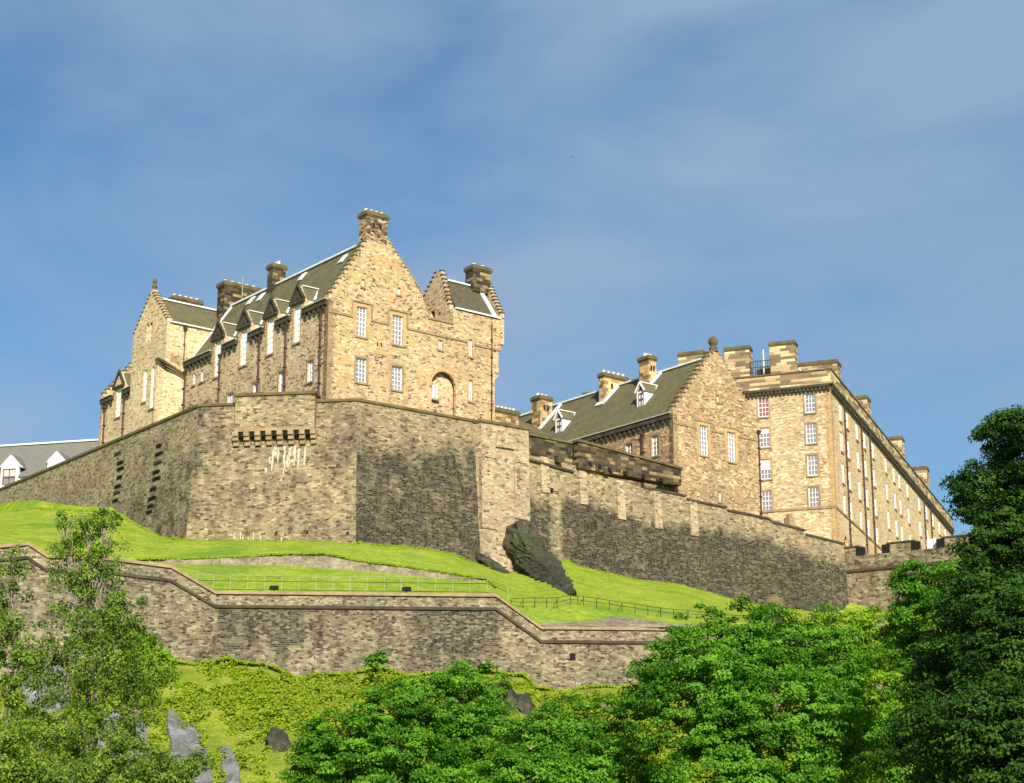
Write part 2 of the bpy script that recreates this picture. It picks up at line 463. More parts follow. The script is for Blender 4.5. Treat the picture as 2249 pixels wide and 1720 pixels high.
def window(par, fr, r, cols=3, rows=4, gl='glass', sill=True, surround=None, recess=0.2, bar=0.05, frame='white', sm=0.22, sillmat='dress2', fw=0.09, label=None):
    s0, s1, z0, z1 = r
    if gl == 'glass': gl = wrng.choice(('glass', 'glass', 'glassd'))
    m = MB(); nb, nf = -recess - 0.04, -recess + 0.05
    e = 0.015
    m.fbox(fr, s0 - e, s0 + fw, z0 - e, z1 + e, nb, nf); m.fbox(fr, s1 - fw, s1 + e, z0 - e, z1 + e, nb, nf)
    m.fbox(fr, s0 + fw, s1 - fw, z0 - e, z0 + fw * 1.2, nb, nf - .002); m.fbox(fr, s0 + fw, s1 - fw, z1 - fw, z1 + e, nb, nf - .002)
    for i in range(1, cols):
        s = s0 + fw + (s1 - s0 - 2 * fw) * i / cols
        m.fbox(fr, s - bar / 2, s + bar / 2, z0 + fw, z1 - fw, nb + .01, nf - .02)
    for i in range(1, rows):
        z = z0 + fw + (z1 - z0 - 2 * fw) * i / rows
        b2 = bar * (1.7 if i == rows // 2 else 1)
        m.fbox(fr, s0 + fw, s1 - fw, z - b2 / 2, z + b2 / 2, nb + .013, nf - (.017 if i != rows // 2 else .005))
    w = m.build('window', M[frame], par, label=label)
    q = MB(); q.add([fr.p(s0 - e, z0 - e, -recess - .02), fr.p(s1 + e, z0 - e, -recess - .02), fr.p(s1 + e, z1 + e, -recess - .02), fr.p(s0 - e, z1 + e, -recess - .02)], [(0, 1, 2, 3)])
    q.build('pane', M[gl], w)
    if gl.startswith('glass') and gl != 'glassr' and wrng.random() < .35:
        q = MB(); zb_ = z1 - (z1 - z0) * wrng.choice((.25, .4, .5)); q.add([fr.p(s0, zb_, -recess - .012), fr.p(s1, zb_, -recess - .012), fr.p(s1, z1, -recess - .012), fr.p(s0, z1, -recess - .012)], [(0, 1, 2, 3)]); q.build('window_blind', M['glassb'], w)
    if sill:
        q = MB(); q.fbox(fr, s0 - .14, s1 + .14, z0 - .2, z0 - .004, -recess + .06, .13); q.build('sill', M[sillmat], w)
    if surround:
        q = MB(); a = .004; n0, n1 = -.06, .035
        q.fbox(fr, s0 - sm, s0 - a, z0 - .02, z1 + sm, n0, n1); q.fbox(fr, s1 + a, s1 + sm, z0 - .02, z1 + sm, n0, n1)
        q.fbox(fr, s0 - a - .001, s1 + a + .001, z1 + a, z1 + sm - .002, n0, n1 - .003); q.build('surround', M[surround], w)
    return w
def steps(s0, z0, s1, z1, n):
    out = []
    for i in range(n):
        sa = s0 + (s1 - s0) * i / n; sb = s0 + (s1 - s0) * (i + 1) / n
        za = z0 + (z1 - z0) * (i + 1) / n if z1 > z0 else z0 + (z1 - z0) * i / n
        out += [(sa, za), (sb, za)]
    return out
def stepcaps(par, fr, pts, n0, n1, mat='coping', h=.12):
    """weathered cap stone on every step of a crow-stepped gable."""
    m = MB()
    for (a, za), (b, zb) in zip(pts, pts[1:]):
        if abs(za - zb) < .01 and abs(a - b) > .05: m.fbox(fr, min(a, b) - .05, max(a, b) + .05, za + .003, za + h, n0 - .05, n1 + .07)
    m.build('crowstep', M[mat], par)
def roofquad(par, pts, mat, th=0.16, name='roof'):
    p = [Vector(q) for q in pts]
    n = (p[1] - p[0]).cross(p[2] - p[0]).normalized()
    if n.z < 0: n = -n
    m = MB(); k = len(p)
    m.add(p + [q - n * th for q in p], [tuple(range(k)), tuple(range(2 * k - 1, k - 1, -1))] + [(i, k + i, k + (i + 1) % k, (i + 1) % k) for i in range(k)])
    return m.build(name, M[mat], par)
def strip(par, p, q, w, h, mat='lead', name='ridge_cap', side=None):
    """a flat strip of lead from p to q, w wide, h thick."""
    p = Vector(p); q = Vector(q); t = (q - p).normalized()
    x = side.normalized() if side else t.cross(Vector((0, 0, 1))).normalized()
    y = x.cross(t).normalized()
    if y.z < 0: y = -y
    m = MB()
    a, b = x * w / 2, y * h
    m.hexa([p - a - b, p + a - b, q + a - b, q - a - b, p - a + b, p + a + b, q + a + b, q - a + b])
    return m.build(name, M[mat], par)
def chimney(par, pl, a0, a1, b0, b1, z0, z1, npots=3, mat='soot', cap=.16, capmat='coping', potaxis='b', slots=0, poth=.38):
    if a0 > a1: a0, a1 = a1, a0
    if b0 > b1: b0, b1 = b1, b0
    m = MB(); h = z1 - z0
    m.pbox(pl, a0, a1, b0, b1, z0, z1 - .55)
    c = m.build('chimney', M[mat], par)
    m = MB()
    m.pbox(pl, a0 - cap * .5, a1 + cap * .5, b0 - cap * .5, b1 + cap * .5, z1 - .56, z1 - .42)
    m.pbox(pl, a0 - cap, a1 + cap, b0 - cap, b1 + cap, z1 - .42, z1 - .12)
    m.pbox(pl, a0 - cap * .4, a1 + cap * .4, b0 - cap * .4, b1 + cap * .4, z1 - .12, z1 + .02)
    m.build('chimney_cap', M[capmat], c)
    for i in range(npots):
        t = (i + .5) / npots
        q = pl.p(mid(a0, a1), b0 + (b1 - b0) * t, z1) if potaxis == 'b' else pl.p(a0 + (a1 - a0) * t, mid(b0, b1), z1)
        m = MB(); m.lathe(q, [(.19, 0), (.17, poth * .75), (.2, poth * .8), (.2, poth)], 8); m.build('chimney_pot', M['pot'], c)
    if slots:
        m = MB()
        fr = pl.fb(a0)
        for i in range(slots):
            s = b0 + (b1 - b0) * (i + 1) / (slots + 1)
            m.fbox(fr, s - .13, s + .13, z1 - 1.75, z1 - 1.15, -.1, .02)
        m.build('vent', M['black'], c)
    return c
def corbels(par, fr, s0, s1, z, mat='darkcop', pitch=.75, band=.5, proj=.3, skip=()):
    edges = [s0] + [e for sk in skip for e in sk] + [s1]
    for i in range(0, len(edges), 2):
        a, b = edges[i], edges[i + 1]
        if b - a < .2: continue
        m = MB(); m.fbox(fr, a, b, z - band, z, -.2, proj)
        n = max(1, int((b - a) / pitch))
        for k in range(n):
            c = a + (b - a) * (k + .5) / n
            m.fbox(fr, c - .15, c + .15, z - band - .40, z - band + .02, -.2, proj * .8)
            m.fbox(fr, c - .129, c + .129, z - band - .68, z - band - .36, -.2, proj * .4)
        m.build('corbel_table', M[mat], par)
def downpipe(par, fr, s, z0, z1, r=.075, n=.16, hopper=True):
    m = MB()
    m.tube([fr.p(s, z0, n), fr.p(s, z1, n)], r, 8)
    k = int((z1 - z0) / 2.0)
    for i in range(1, k + 1):
        z = z0 + (z1 - z0) * i / (k + 1)
        m.fbox(fr, s - r * 1.7, s + r * 1.7, z - .06, z + .06, -.02, n + r * 1.3)
    if hopper:
        m.hexa([fr.p(s - .12, z1 - .3, .02), fr.p(s + .12, z1 - .3, .02), fr.p(s + .12, z1 - .3, n + .1), fr.p(s - .12, z1 - .3, n + .1),
                fr.p(s - .24, z1 + .15, .02), fr.p(s + .24, z1 + .15, .02), fr.p(s + .24, z1 + .15, n + .22), fr.p(s - .24, z1 + .15, n + .22)])
    m.build('downpipe', M['pipe'], par)
def quoins(m, fr, s, sgn, z0, z1, h=.42):
    """corner stones standing a few mm proud, long and short in turn."""
    z = z0; i = 0
    while z + h < z1:
        w = .75 if i % 2 else .42
        a, b = (s, s + sgn * w)
        m.fbox(fr, min(a, b), max(a, b), z + .01, z + h - .01, -.1, .02)
        z += h; i += 1

# ------------------------------------------------------------------ the great gabled block
c0 = at(716, 880, 176)
PM = Plan((c0.x, c0.y), -38.1)
FA, FB = PM.fa(), PM.fb()
ZE, ZBASE = 59.15, 42.0
hosp = root('stone_hall', (c0.x, c0.y, ZBASE), 'tall golden stone hall with a crow-stepped gable and great chimney, left of the castle', 'building')
LM = 28.44                       # length of the left side up to the stair tower
WG = 11.04                       # width of the main gable
RB = WG / 2
FRID = PM.fa(RB)
ZR = mid(FRID.hit(*Z1(2110, 18))[1], FRID.hit(*Z1(1260, 375))[1])
A_END = FRID.hit(*Z1(1230, 390))[0]
print('ridge', ZR, A_END, FRID.hit(*Z1(2110, 18)), FRID.hit(*Z1(1260, 375)))

# left side wall with its stone-pedimented dormers
dorm = []
for x0, x1, y0, y1 in [(1702, 1757, 425, 733), (1478, 1532, 535, 830), (1253, 1306, 628, 925), (1038, 1087, 725, 1018)]:
    dorm.append(wrect(FA, Z1, x0, x1, y0, y1))
outline = [(0.0, ZBASE), (0.0, ZE)]
DW = .58
for s0, s1, z0, z1 in dorm:
    zs = z1 + .35
    outline += [(s0 - DW, ZE), (s0 - DW, zs), (mid(s0, s1), zs + 1.75), (s1 + DW, zs), (s1 + DW, ZE)]
outline += [(LM + .2, ZE), (LM + .2, ZBASE)]
lowA = [wrect(FA, Z1, *q) for q in [(1815, 1864, 885, 1062), (1573, 1627, 975, 1158), (1357, 1410, 1068, 1205), (1143, 1193, 1163, 1262), (945, 985, 1235, 1300)]]
lanA = [wrect(FA, Z1, *q) for q in [(853, 873, 985, 1090), (917, 937, 963, 1062)]]
slit = [wrect(FA, Z1, *q) for q in [(1143, 1153, 1012, 1048), (1160, 1170, 1007, 1043)]]
m = MB()
m.slab(FA, outline, -.6, 0, [rect(*r) for r in dorm + lowA + slit] + [archpoly(*r) for r in lanA], .28)
m.build('side_wall', M['grange'], hosp)
for r in dorm:
    window(hosp, FA, r, 3, 6, 'blind', surround='dress', fw=.13, bar=.07)
for r in lowA:
    window(hosp, FA, r, 3, 4, 'glass', surround='dress2', fw=.11, bar=.065)
for r in lanA:
    window(hosp, FA, r, 1, 3, 'blind', fw=.08, bar=.04)
for r in slit:
    q = MB(); q.fbox(FA, r[0], r[1], r[2], r[3], -.3, -.2); q.build('vent', M['darkcop'], hosp)
pitchM = (ZR - ZE) / RB
for s0, s1, z0, z1 in dorm:                      # pediment mouldings, little slate roofs and lead cheeks
    zs = z1 + .35; c = mid(s0, s1); hw = (s1 - s0) / 2 + DW
    d = MB()
    for sg in (-1, 1):
        d.hexa([FA.p(c + sg * hw * 1.12, zs - .1, .004), FA.p(c, zs + 1.66, .004), FA.p(c, zs + 1.66, .2), FA.p(c + sg * hw * 1.12, zs - .1, .2),
                FA.p(c + sg * hw * 1.18, zs + .14, .004), FA.p(c, zs + 1.98, .004), FA.p(c, zs + 1.98, .2), FA.p(c + sg * hw * 1.18, zs + .14, .2)])
    d.fbox(FA, c - hw * 1.15, c + hw * 1.15, zs - .22, zs + .03, .004, .24)
    d.slab(FA, [(c - hw * .98, zs + .04), (c + hw * .98, zs + .04), (c, zs + 1.62)], -.03, .02)
    d.fbox(FA, c - .18, c + .18, zs + .35, zs + .95, .021, .09)
    d.fbox(FA, c - .1, c + .1, zs + 1.85, zs + 2.25, -.1, .12)
    d.build('pediment', M['darkcop'], hosp)
    back = -(zs + 1.7 - ZE) / pitchM - .3
    backe = -(zs - ZE) / pitchM - .3
    d = MB()
    for sg in (-1, 1):
        d.hexa([FA.p(c + sg * (hw + .05), zs - .02, -.35), FA.p(c, zs + 1.62, -.35), FA.p(c, zs + 1.62, back), FA.p(c + sg * (hw + .05), zs - .02, backe),
                FA.p(c + sg * (hw + .05), zs + .08, -.35), FA.p(c, zs + 1.74, -.35), FA.p(c, zs + 1.74, back), FA.p(c + sg * (hw + .05), zs + .08, backe)])
    dr = d.build('dormer_roof', M['slate'], hosp)
    strip(dr, FA.p(c, zs + 1.78, -.4), FA.p(c, zs + 1.78, back - .2), .36, .04, 'lead', 'ridge_cap')
    for sg in (-1, 1):
        strip(dr, FA.p(c, zs + 1.80, back - .1), FA.p(c + sg * (hw + .1), zs + .14, backe), .28, .05, 'lead', 'flashing')
    for sg in (-1, 1):
        e = c + sg * (hw - .06); d = MB()
        d.add([FA.p(e, ZE - .2, -.55), FA.p(e, zs, -.55), FA.p(e, zs, backe - .2), FA.p(e + sg * .06, ZE - .2, -.55), FA.p(e + sg * .06, zs, -.55), FA.p(e + sg * .06, zs, backe - .2)],
              [(0, 1, 2), (5, 4, 3), (0, 3, 4, 1), (1, 4, 5, 2), (2, 5, 3, 0)])
        d.build('dormer_cheek', M['lead'], hosp)
corbels(hosp, FA, .25, LM - .1, ZE + .02, skip=[(min(r[0], r[1]) - DW, r[1] + DW) for r in dorm])
sk = [.1] + [e for r in dorm for e in (r[0] - DW - .02, r[1] + DW + .02)] + [LM]
for i in range(0, len(sk), 2):
    m = MB(); m.fbox(FA, sk[i], sk[i + 1], ZE + .03, ZE + .15, .1, .42); m.build('gutter', M['gutter'], hosp)
for x, yt in ((1938, 480), (1645, 620), (1422, 725), (1092, 850)):
    s, z = FA.hit(*Z1(x, yt)); downpipe(hosp, FA, s, ZBASE, z, r=.1)
# end gable facing the sun
r1 = wrect(FB, Z2, 447, 523, 787, 1006); r2 = wrect(FB, Z2, 712, 789, 850, 1066)
stepsL = None; r3 = wrect(FB, Z2, 443, 521, 1166, 1345); r4 = wrect(FB, Z2, 707, 785, 1226, 1400)
smal = [wrect(FB, Z2, *q) for q in [(485, 505, 582, 636), (748, 773, 645, 697), (1052, 1083, 1030, 1102), (1275, 1304, 1025, 1153), (1275, 1305, 1326, 1482)]]
b_c0, b_c1 = FB.hit(*Z2(520, 250))[0], FB.hit(*Z2(672, 250))[0]
z_c = FB.hit(*Z2(600, 330))[1]
b_par = FB.hit(*Z2(978, 900))[0]; z_par = FB.hit(*Z2(1060, 893))[1]
b_cap = FB.hit(*Z2(1160, 830))[0]; b_R = FB.hit(*Z2(1512, 900))[0]; b_R2 = FB.hit(*Z2(1466, 1400))[0]
z_cap = 61.2
z_c1 = FB.hit(*Z2(1485, 1100))[1]; z_c2 = FB.hit(*Z2(1475, 1290))[1]; z_c3 = FB.hit(*Z2(1466, 1330))[1]
niche = (FB.hit(*Z2(1000, 1400))[0], FB.hit(*Z2(1180, 1400))[0], 44.0, FB.hit(*Z2(1090, 1266))[1])
z_chs = z_c
out = [(0, ZBASE)] + [(0, ZE + .1)] + steps(0, ZE + .1, b_c0, z_chs, 12) + [(b_c0, z_chs + .4), (b_c1, z_chs + .4)] + steps(b_c1, FB.hit(*Z2(680, 292))[1], WG, 61.9, 14) + \
      [(WG + .15, 61.2), (WG + .6, 60.6), (b_par, 60.0), (b_par, z_par), (b_cap, z_par), (b_cap, z_cap), (b_R, z_cap), (b_R, z_c1), (b_R - .28, z_c1 - .35), (b_R - .3, z_c2), (b_R2, z_c3), (b_R2, ZBASE)]
m = MB()
m.slab(FB, out, -.7, 0, [rect(*r) for r in [r1, r2, r3, r4] + smal] + [archpoly(*niche, k=12)], .3)
# arch back
nb = [(a, b) for a, b in archpoly(niche[0] - .02, niche[1] + .02, niche[2] - .05, niche[3] + .02, 12)]
m.build('gable_wall', M['gold'], hosp)
stepcaps(hosp, FB, steps(0, ZE + .1, b_c0, z_chs, 12), -.7, 0); stepcaps(hosp, FB, steps(b_c1, FB.hit(*Z2(680, 292))[1], WG, 61.9, 14), -.7, 0, 'dress2')
q = MB(); q.slab(FB, nb, -1.5, -.62); 
fniche = Fr(FB.o - FB.n * .62, FB.d, FB.n)
rn = wrect(fniche, Z2, 1005, 1037, 1366, 1468)
q.build('niche_back', M['grange'], hosp)
q = MB()
k = 14; cs = mid(niche[0], niche[1]); rr = (niche[1] - niche[0]) / 2; zc = niche[3] - rr
for i in range(k):
    t0, t1 = math.pi * i / k + .015, math.pi * (i + 1) / k - .015
    P = lambda t, r, n: FB.p(cs + r * math.cos(t), zc + r * math.sin(t), n)
    q.hexa([P(t0, rr + .004, -.05), P(t1, rr + .004, -.05), P(t1, rr + .38, -.05), P(t0, rr + .38, -.05), P(t0, rr + .004, .03), P(t1, rr + .004, .03), P(t1, rr + .38, .03), P(t0, rr + .38, .03)])
q.build('arch_ring', M['dress'], hosp)
window(hosp, Fr(fniche.o + fniche.n * .24, fniche.d, fniche.n), rn, 2, 4, sill=True, recess=.16)
for r in (r1, r2): window(hosp, FB, r, 3, 6, surround='dress', sm=.3, bar=.055)
for r in (r3, r4): window(hosp, FB, r, 3, 5, surround='dress2', bar=.055)
for i, r in enumerate(smal):
    window(hosp, FB, r, 1 if i < 2 else 2, 2 if i < 2 else 4, 'blind' if i < 2 else 'glass', surround='dress', sm=.2, fw=.07, bar=.05, recess=.22)
m = MB()                                              # string course that steps up round the windows
zs = 57.96
segs = []; cur = .0
for r in (r1, r2):
    segs.append((cur, r[0] - .62, zs)); cur = r[1] + .62
segs.append((cur, FB.hit(*Z2(1262, 1040))[0], zs)); segs.append((FB.hit(*Z2(1318, 1055))[0], b_R - .1, zs - .15))
for a, b, z in segs: m.fbox(FB, a, b, z - .11, z + .11, -.1, .11)
for r in (r1, r2):
    m.fbox(FB, r[0] - .62, r[0] - .46, zs - .11, r[3] + .56, -.1, .112); m.fbox(FB, r[1] + .46, r[1] + .62, zs - .11, r[3] + .56, -.1, .112)
    m.fbox(FB, r[0] - .46, r[1] + .46, r[3] + .4, r[3] + .56, -.1, .114)
m.fbox(FB, b_par - .05, b_cap, z_par - .02, z_par + .18, -.75, .12)
m.fbox(FB, b_R - .32, b_R + .06, z_c1 - .02, z_c1 + .22, -.6, .1)
m.build('string_course', M['dress2'], hosp)
m = MB(); quoins(m, FB, 0, 1, 43, ZE - .6); m.build('quoin', M['dress2'], hosp)
s, z = FB.hit(*Z2(1440, 905)); downpipe(hosp, FB, s, ZBASE, z, r=.06, hopper=False)
for x0, x1, y0, y1 in ((598, 607, 1046, 1078), (626, 635, 1052, 1082)):
    r = wrect(FB, Z2, x0, x1, y0, y1); q = MB(); q.fbox(FB, r[0], r[1], r[2], r[3], -.1, .012); q.build('vent', M['black'], hosp)
q = MB(); r = wrect(FB, Z2, 580, 672, 1083, 1112); q.fbox(FB, r[0], r[1], zs - 3.3, zs - 3.05, -.1, .05); q.build('ledge', M['dress'], hosp)
# main roof, both slopes, and the plain back
A1 = LM + .1
roofquad(hosp, [PM.p(.5, .35, ZE + .08), PM.p(A1, .35, ZE + .08), PM.p(A1, RB, ZR), PM.p(.5, RB, ZR)], 'slate')
roofquad(hosp, [PM.p(.5, WG + .3, ZE + .05), PM.p(A1, WG + .3, ZE + .05), PM.p(A1, RB, ZR), PM.p(.5, RB, ZR)], 'slate')
strip(hosp, PM.p(.7, RB, ZR + .1), PM.p(A1 + .1, RB, ZR + .1), .5, .09)
strip(hosp, PM.p(A1, .3, ZE + .15), PM.p(A1, RB, ZR + .12), .42, .06, 'lead', 'flashing', side=PM.da)
m = MB()
m.pbox(PM, .6, 48, WG - .6, WG, ZBASE, ZE); m.pbox(PM, .6, 30, b_R - .8, b_R - .3, ZBASE, z_cap)
m.pbox(PM, 20, 20.6, WG, b_R - .8, ZBASE, z_cap); m.slab(PM.fb(LM - .1), [(0, ZBASE), (WG, ZBASE), (WG, ZE), (RB, ZR - .1), (0, ZE)], -.4, 0)
m.build('back_wall', M['grange'], hosp)
for x0, y0, x1, y1 in ((1758, 158, 1783, 215), (1325, 362, 1350, 412), (1408, 340, 1440, 370), (2095, 10, 2130, 60)):     # rooflights
    slope = (ZR - ZE) / RB
    def onroof(x, y):
        r = ray(*Z1(x, y)); n = PM.fa().n; nn = Vector((n.x * slope, n.y * slope, 1)).normalized()
        p0 = PM.p(0, 0, ZE + .05); t = (p0 - CAM).dot(nn) / r.dot(nn); return CAM + r * t, nn
    p, nn = onroof(mid(x0, x1), mid(y0, y1))
    up = (PM.db + Vector((0, 0, slope))).normalized()
    m = MB(); hx, hy = .42, .6
    def q(a, b, c): return p + PM.da * a + up * b + nn * c
    m.hexa([q(-hx, -hy, 0), q(hx, -hy, 0), q(hx, hy, 0), q(-hx, hy, 0), q(-hx, -hy, .1), q(hx, -hy, .1), q(hx, hy, .1), q(-hx, hy, .1)])
    m.build('rooflight', M['lead'], hosp)
# chimneys of the hall
a_d = PM.fa(b_c0).hit(*Z2(466, 250))[0]
z_top = FB.hit(*Z2(600, 92))[1]
chimney(hosp, PM, -.03, max(a_d, 1.2), b_c0, b_c1, z_chs + .3, z_top, 4, 'smoked', slots=2)
a, z = FRID.hit(*Z1(1470, 200)); a2, z2 = FRID.hit(*Z1(1630, 95))
print('ch3', a, z, a2, z2)
chimney(hosp, PM, mid(a, a2) - .55, mid(a, a2) + .55, RB - .7, RB + .9, ZR - 2, FRID.hit(*Z1(1545, 92))[1], 3, 'soot', potaxis='a')
f29 = PM.fb(LM + 1.2)
s0, z0 = f29.hit(*Z1(1122, 235)); s1, z1 = f29.hit(*Z1(1420, 262)); a_l = PM.fa(s0).hit(*Z1(1062, 300))[0]
print('ch2', s0, z0, s1, z1, a_l)
m = MB(); sx, zx = PM.fb(LM + .9).hit(*Z1(1273, 180)); m.tube([PM.p(LM + .9, sx, ZE + 3), PM.p(LM + .9, sx, zx)], .06, 6); m.build('lightning_rod', M['railpale'], hosp)
chimney(hosp, PM, LM + 1.2, max(a_l, LM + 2.6), s0, s1, ZE, mid(z0, z1), 5, 'soot')
# caphouse at the right of the gable
fcap = Fr(FB.p(b_cap, 0), PM.da, -PM.db)
ac = fcap.hit(*Z2(938, 692))[0]; zap = fcap.hit(*Z2(1020, 542))[1]
out = [(.62, z_par - 1), (.62, z_cap + .1)] + steps(.62, z_cap + .1, ac / 2 - .3, zap, 9) + [(ac / 2 + .3, zap)] + steps(ac / 2 + .3, zap, ac, z_cap + 2.2, 6) + [(ac, z_par - 1)]
m = MB(); od = rect(*wrect(fcap, Z2, 992, 1024, 815, 888)); ow = rect(*wrect(fcap, Z2, 1080, 1130, 845, 905))
m.slab(fcap, out, -.5, 0, [od], .4); m.build('caphouse_gable', M['grange'], hosp)
stepcaps(hosp, fcap, steps(.62, z_cap + .1, ac / 2 - .3, zap, 9), -.5, 0, 'darkcop'); stepcaps(hosp, fcap, steps(ac / 2 + .3, zap, ac, z_cap + 2.2, 6), -.5, 0, 'darkcop')
q = MB(); r = wrect(fcap, Z2, 992, 1024, 815, 888); q.fbox(fcap, r[0] - .05, r[1] + .05, r[2], r[3] + .05, -.45, -.38); q.build('doorway', M['black'], hosp)
rcz = zap - .75
zec = z_cap
bE = b_R - .1
roofquad(hosp, [PM.p(-.15, b_cap + .4, zec), PM.p(-.15, bE - .45, zec), PM.p(ac / 2, bE - .45, rcz), PM.p(ac / 2, b_cap + .4, rcz)], 'slate3')
roofquad(hosp, [PM.p(ac + .15, b_cap + .4, zec), PM.p(ac + .15, bE - .45, zec), PM.p(ac / 2, bE - .45, rcz), PM.p(ac / 2, b_cap + .4, rcz)], 'slate3')
strip(hosp, PM.p(ac / 2, b_cap + .5, rcz + .08), PM.p(ac / 2, bE - .4, rcz + .08), .42, .08)
strip(hosp, PM.p(-.15, bE - .75, zec + .1), PM.p(ac / 2, bE - .75, rcz + .1), .5, .05, 'lead', 'flashing', side=PM.db)
m = MB(); m.fbox(FB, b_cap + .2, bE, zec - .02, zec + .14, .0, .2); m.build('gutter', M['lead'], hosp)
fce = Fr(FB.p(bE, 0), PM.da, -PM.db)
out = [(-.1, z_par - 1), (-.1, zec + .25)] + steps(-.1, zec + .25, ac / 2 - .4, zap - .2, 10) + [(ac / 2 + .4, zap - .2)] + steps(ac / 2 + .4, zap - .2, ac, zec + .4, 8) + [(ac, z_par - 1)]
m = MB(); m.slab(fce, out, -.45, 0); m.pbox(PM, ac, ac + .4, b_cap + .45, bE, 55, zec); m.build('caphouse_end', M['grange'], hosp)
stepcaps(hosp, fce, steps(-.1, zec + .25, ac / 2 - .4, zap - .2, 10), -.45, 0, 'darkcop')
frc = PM.fb(ac / 2)
s0, z0 = frc.hit(*Z2(1280, 600)); s1, z1 = frc.hit(*Z2(1402, 515))
print('capch', s0, s1, z1, bE)
chimney(hosp, PM, ac / 2 - .7, ac / 2 + .7, max(s0, bE - 2.2), bE + .25, rcz - .6, z1, 2, 'soot')
# ---- stair tower wing: gable on corbels over a rounded corner
TB = -2.41
FTF = PM.fa(TB); FTR = PM.fb(LM)
aT1 = FTF.hit(*Z1(352, 700))[0]
zeT = 63.4
amid = mid(LM, aT1); zapT = FTF.hit(*Z1(517, 290))[1]; zlT = zeT + .1
print('tower', aT1, zapT, FTF.hit(*Z1(355, 640)), FTF.hit(*Z1(640, 540)))
zco = FTF.hit(*Z1(600, 835))[1]
pairT = [wrect(FTF, Z1, *q) for q in [(468, 484, 585, 722), (490, 512, 568, 712)]]
out = [(LM, zco), (LM, zlT)] + steps(LM, zlT, amid - .28, zapT - .5, 10) + [(amid - .28, zapT), (amid + .28, zapT)] + steps(amid + .28, zapT - .5, aT1, zlT, 10) + [(aT1, zco)]
m = MB(); m.slab(FTF, out, -.6, 0, [rect(*r) for r in pairT], .3)
m.fbox(FTR, -.6 + TB + 1.2, 6.5, zco - 1.0, zeT, -.5, 0)
m.fbox(FTR, TB + .6, 6.5, zco, zeT - .01, -.5, -.004)
m.pbox(PM, aT1 - .5, aT1, TB + .6, 6, ZBASE, zeT)
stepT = (steps(LM, zlT, amid - .28, zapT - .5, 10), steps(amid + .28, zapT - .5, aT1, zlT, 10))
# lower body with round corner
R0 = 2.3
path = [(aT1, TB)] + [(LM + R0 + (aT1 - LM - R0) * .02, TB)]
arc = [(LM + R0 - R0 * math.sin(math.pi / 2 * i / 8), TB + R0 - R0 * math.cos(math.pi / 2 * i / 8)) for i in range(9)]
sq = [(LM + R0 * (1 - i / 4), TB) if i <= 4 else (LM, TB + R0 * (i - 4) / 4) for i in range(9)]
sq = [(min(a, LM + R0), b) for a, b in sq]
def ring(pts, z): return [PM.p(a, b, z) for a, b in pts]
A = arc + [(LM, .3)]; S = sq + [(LM, .3)]
def lerp(t): return [(a + (c - a) * t, b + (d - b) * t) for (a, b), (c, d) in zip(A, S)]
K = len(A)
def ring2(pts, z, tilt=1.0): return [PM.p(a, b, z - tilt * 2.0 * max(0, (i_ - 1) / (K - 2))) for i_, (a, b) in enumerate(pts)]
def band(mm, rings):
    vs = [p for r in rings for p in r]
    mm.add(vs, [(i * K + j, i * K + j + 1, (i + 1) * K + j + 1, (i + 1) * K + j) for i in range(len(rings) - 1) for j in range(K - 1)])
band(m, [ring(A, ZBASE), ring2(A, zco - .9)])
band(m, [ring2(S, zco - .05), ring(S, zco)])
cbm = MB()
band(cbm, [ring2(A, zco - .9), ring2(lerp(.36), zco - .88), ring2(lerp(.36), zco - .62), ring2(lerp(.7), zco - .6), ring2(lerp(.7), zco - .34), ring2(S, zco - .32), ring2([(a - .05 if b > TB + .01 else a, b - .05 if a > LM + .01 else b) for a, b in S], zco - .3), ring2([(a - .05 if b > TB + .01 else a, b - .05 if a > LM + .01 else b) for a, b in S], zco - .07), ring2(S, zco - .05)])
cbm.build('corner_corbel', M['coping'], hosp)  # dark colour stands in for the shaded underside of the corbel
lan = [wrect(FTF, Z1, *q) for q in [(436, 465, 962, 1228), (500, 534, 935, 1282)]]
m.slab(FTF, [(LM + R0, ZBASE), (LM + R0, zco), (aT1, zco), (aT1, ZBASE)], -.6, 0, [archpoly(*r) for r in lan], .3)
m.build('tower_wall', M['cream'], hosp)
for st_ in stepT: stepcaps(hosp, FTF, st_, -.6, 0)
for r in lan: window(hosp, FTF, r, 1, 4, 'blind', fw=.1, bar=.05, sillmat='dress2')
for r in pairT:
    q = MB(); q.fbox(FTF, r[0] - .02, r[1] + .02, r[2] - .02, r[3] + .02, -.35, -.26); q.build('louvre', M['soot'], hosp)
fin = MB(); fin.lathe(FTF.p(amid, zapT - .02, -.3), [(.3, 0), (.22, .25), (.34, .45), (.16, .8), (.26, 1.0), (.2, 1.3), (.05, 1.45)], 8); fin.build('finial', M['coping'], hosp)
zrT = zapT - .9
roofquad(hosp, [PM.p(LM - .2, TB + .4, zeT + .1), PM.p(LM - .2, 11, zeT + .1), PM.p(amid, 11, zrT), PM.p(amid, TB + .4, zrT)], 'slate')
roofquad(hosp, [PM.p(aT1 + .2, TB + .4, zeT + .1), PM.p(aT1 + .2, 11, zeT + .1), PM.p(amid, 11, zrT), PM.p(amid, TB + .4, zrT)], 'slate')
strip(hosp, PM.p(amid, TB + .5, zrT + .1), PM.p(amid, 11, zrT + .1), .45, .08)
m = MB(); m.fbox(FTR, TB + .3, 6.4, zeT + .0, zeT + .13, .0, .28); m.build('gutter', M['lead'], hosp)
downpipe(hosp, FTR, FTR.hit(*Z1(780, 700))[0], zco - .5, zeT - .3, r=.06)
downpipe(hosp, FTR, -.05, ZBASE, FA.hit(*Z1(800, 985))[1], r=.13)
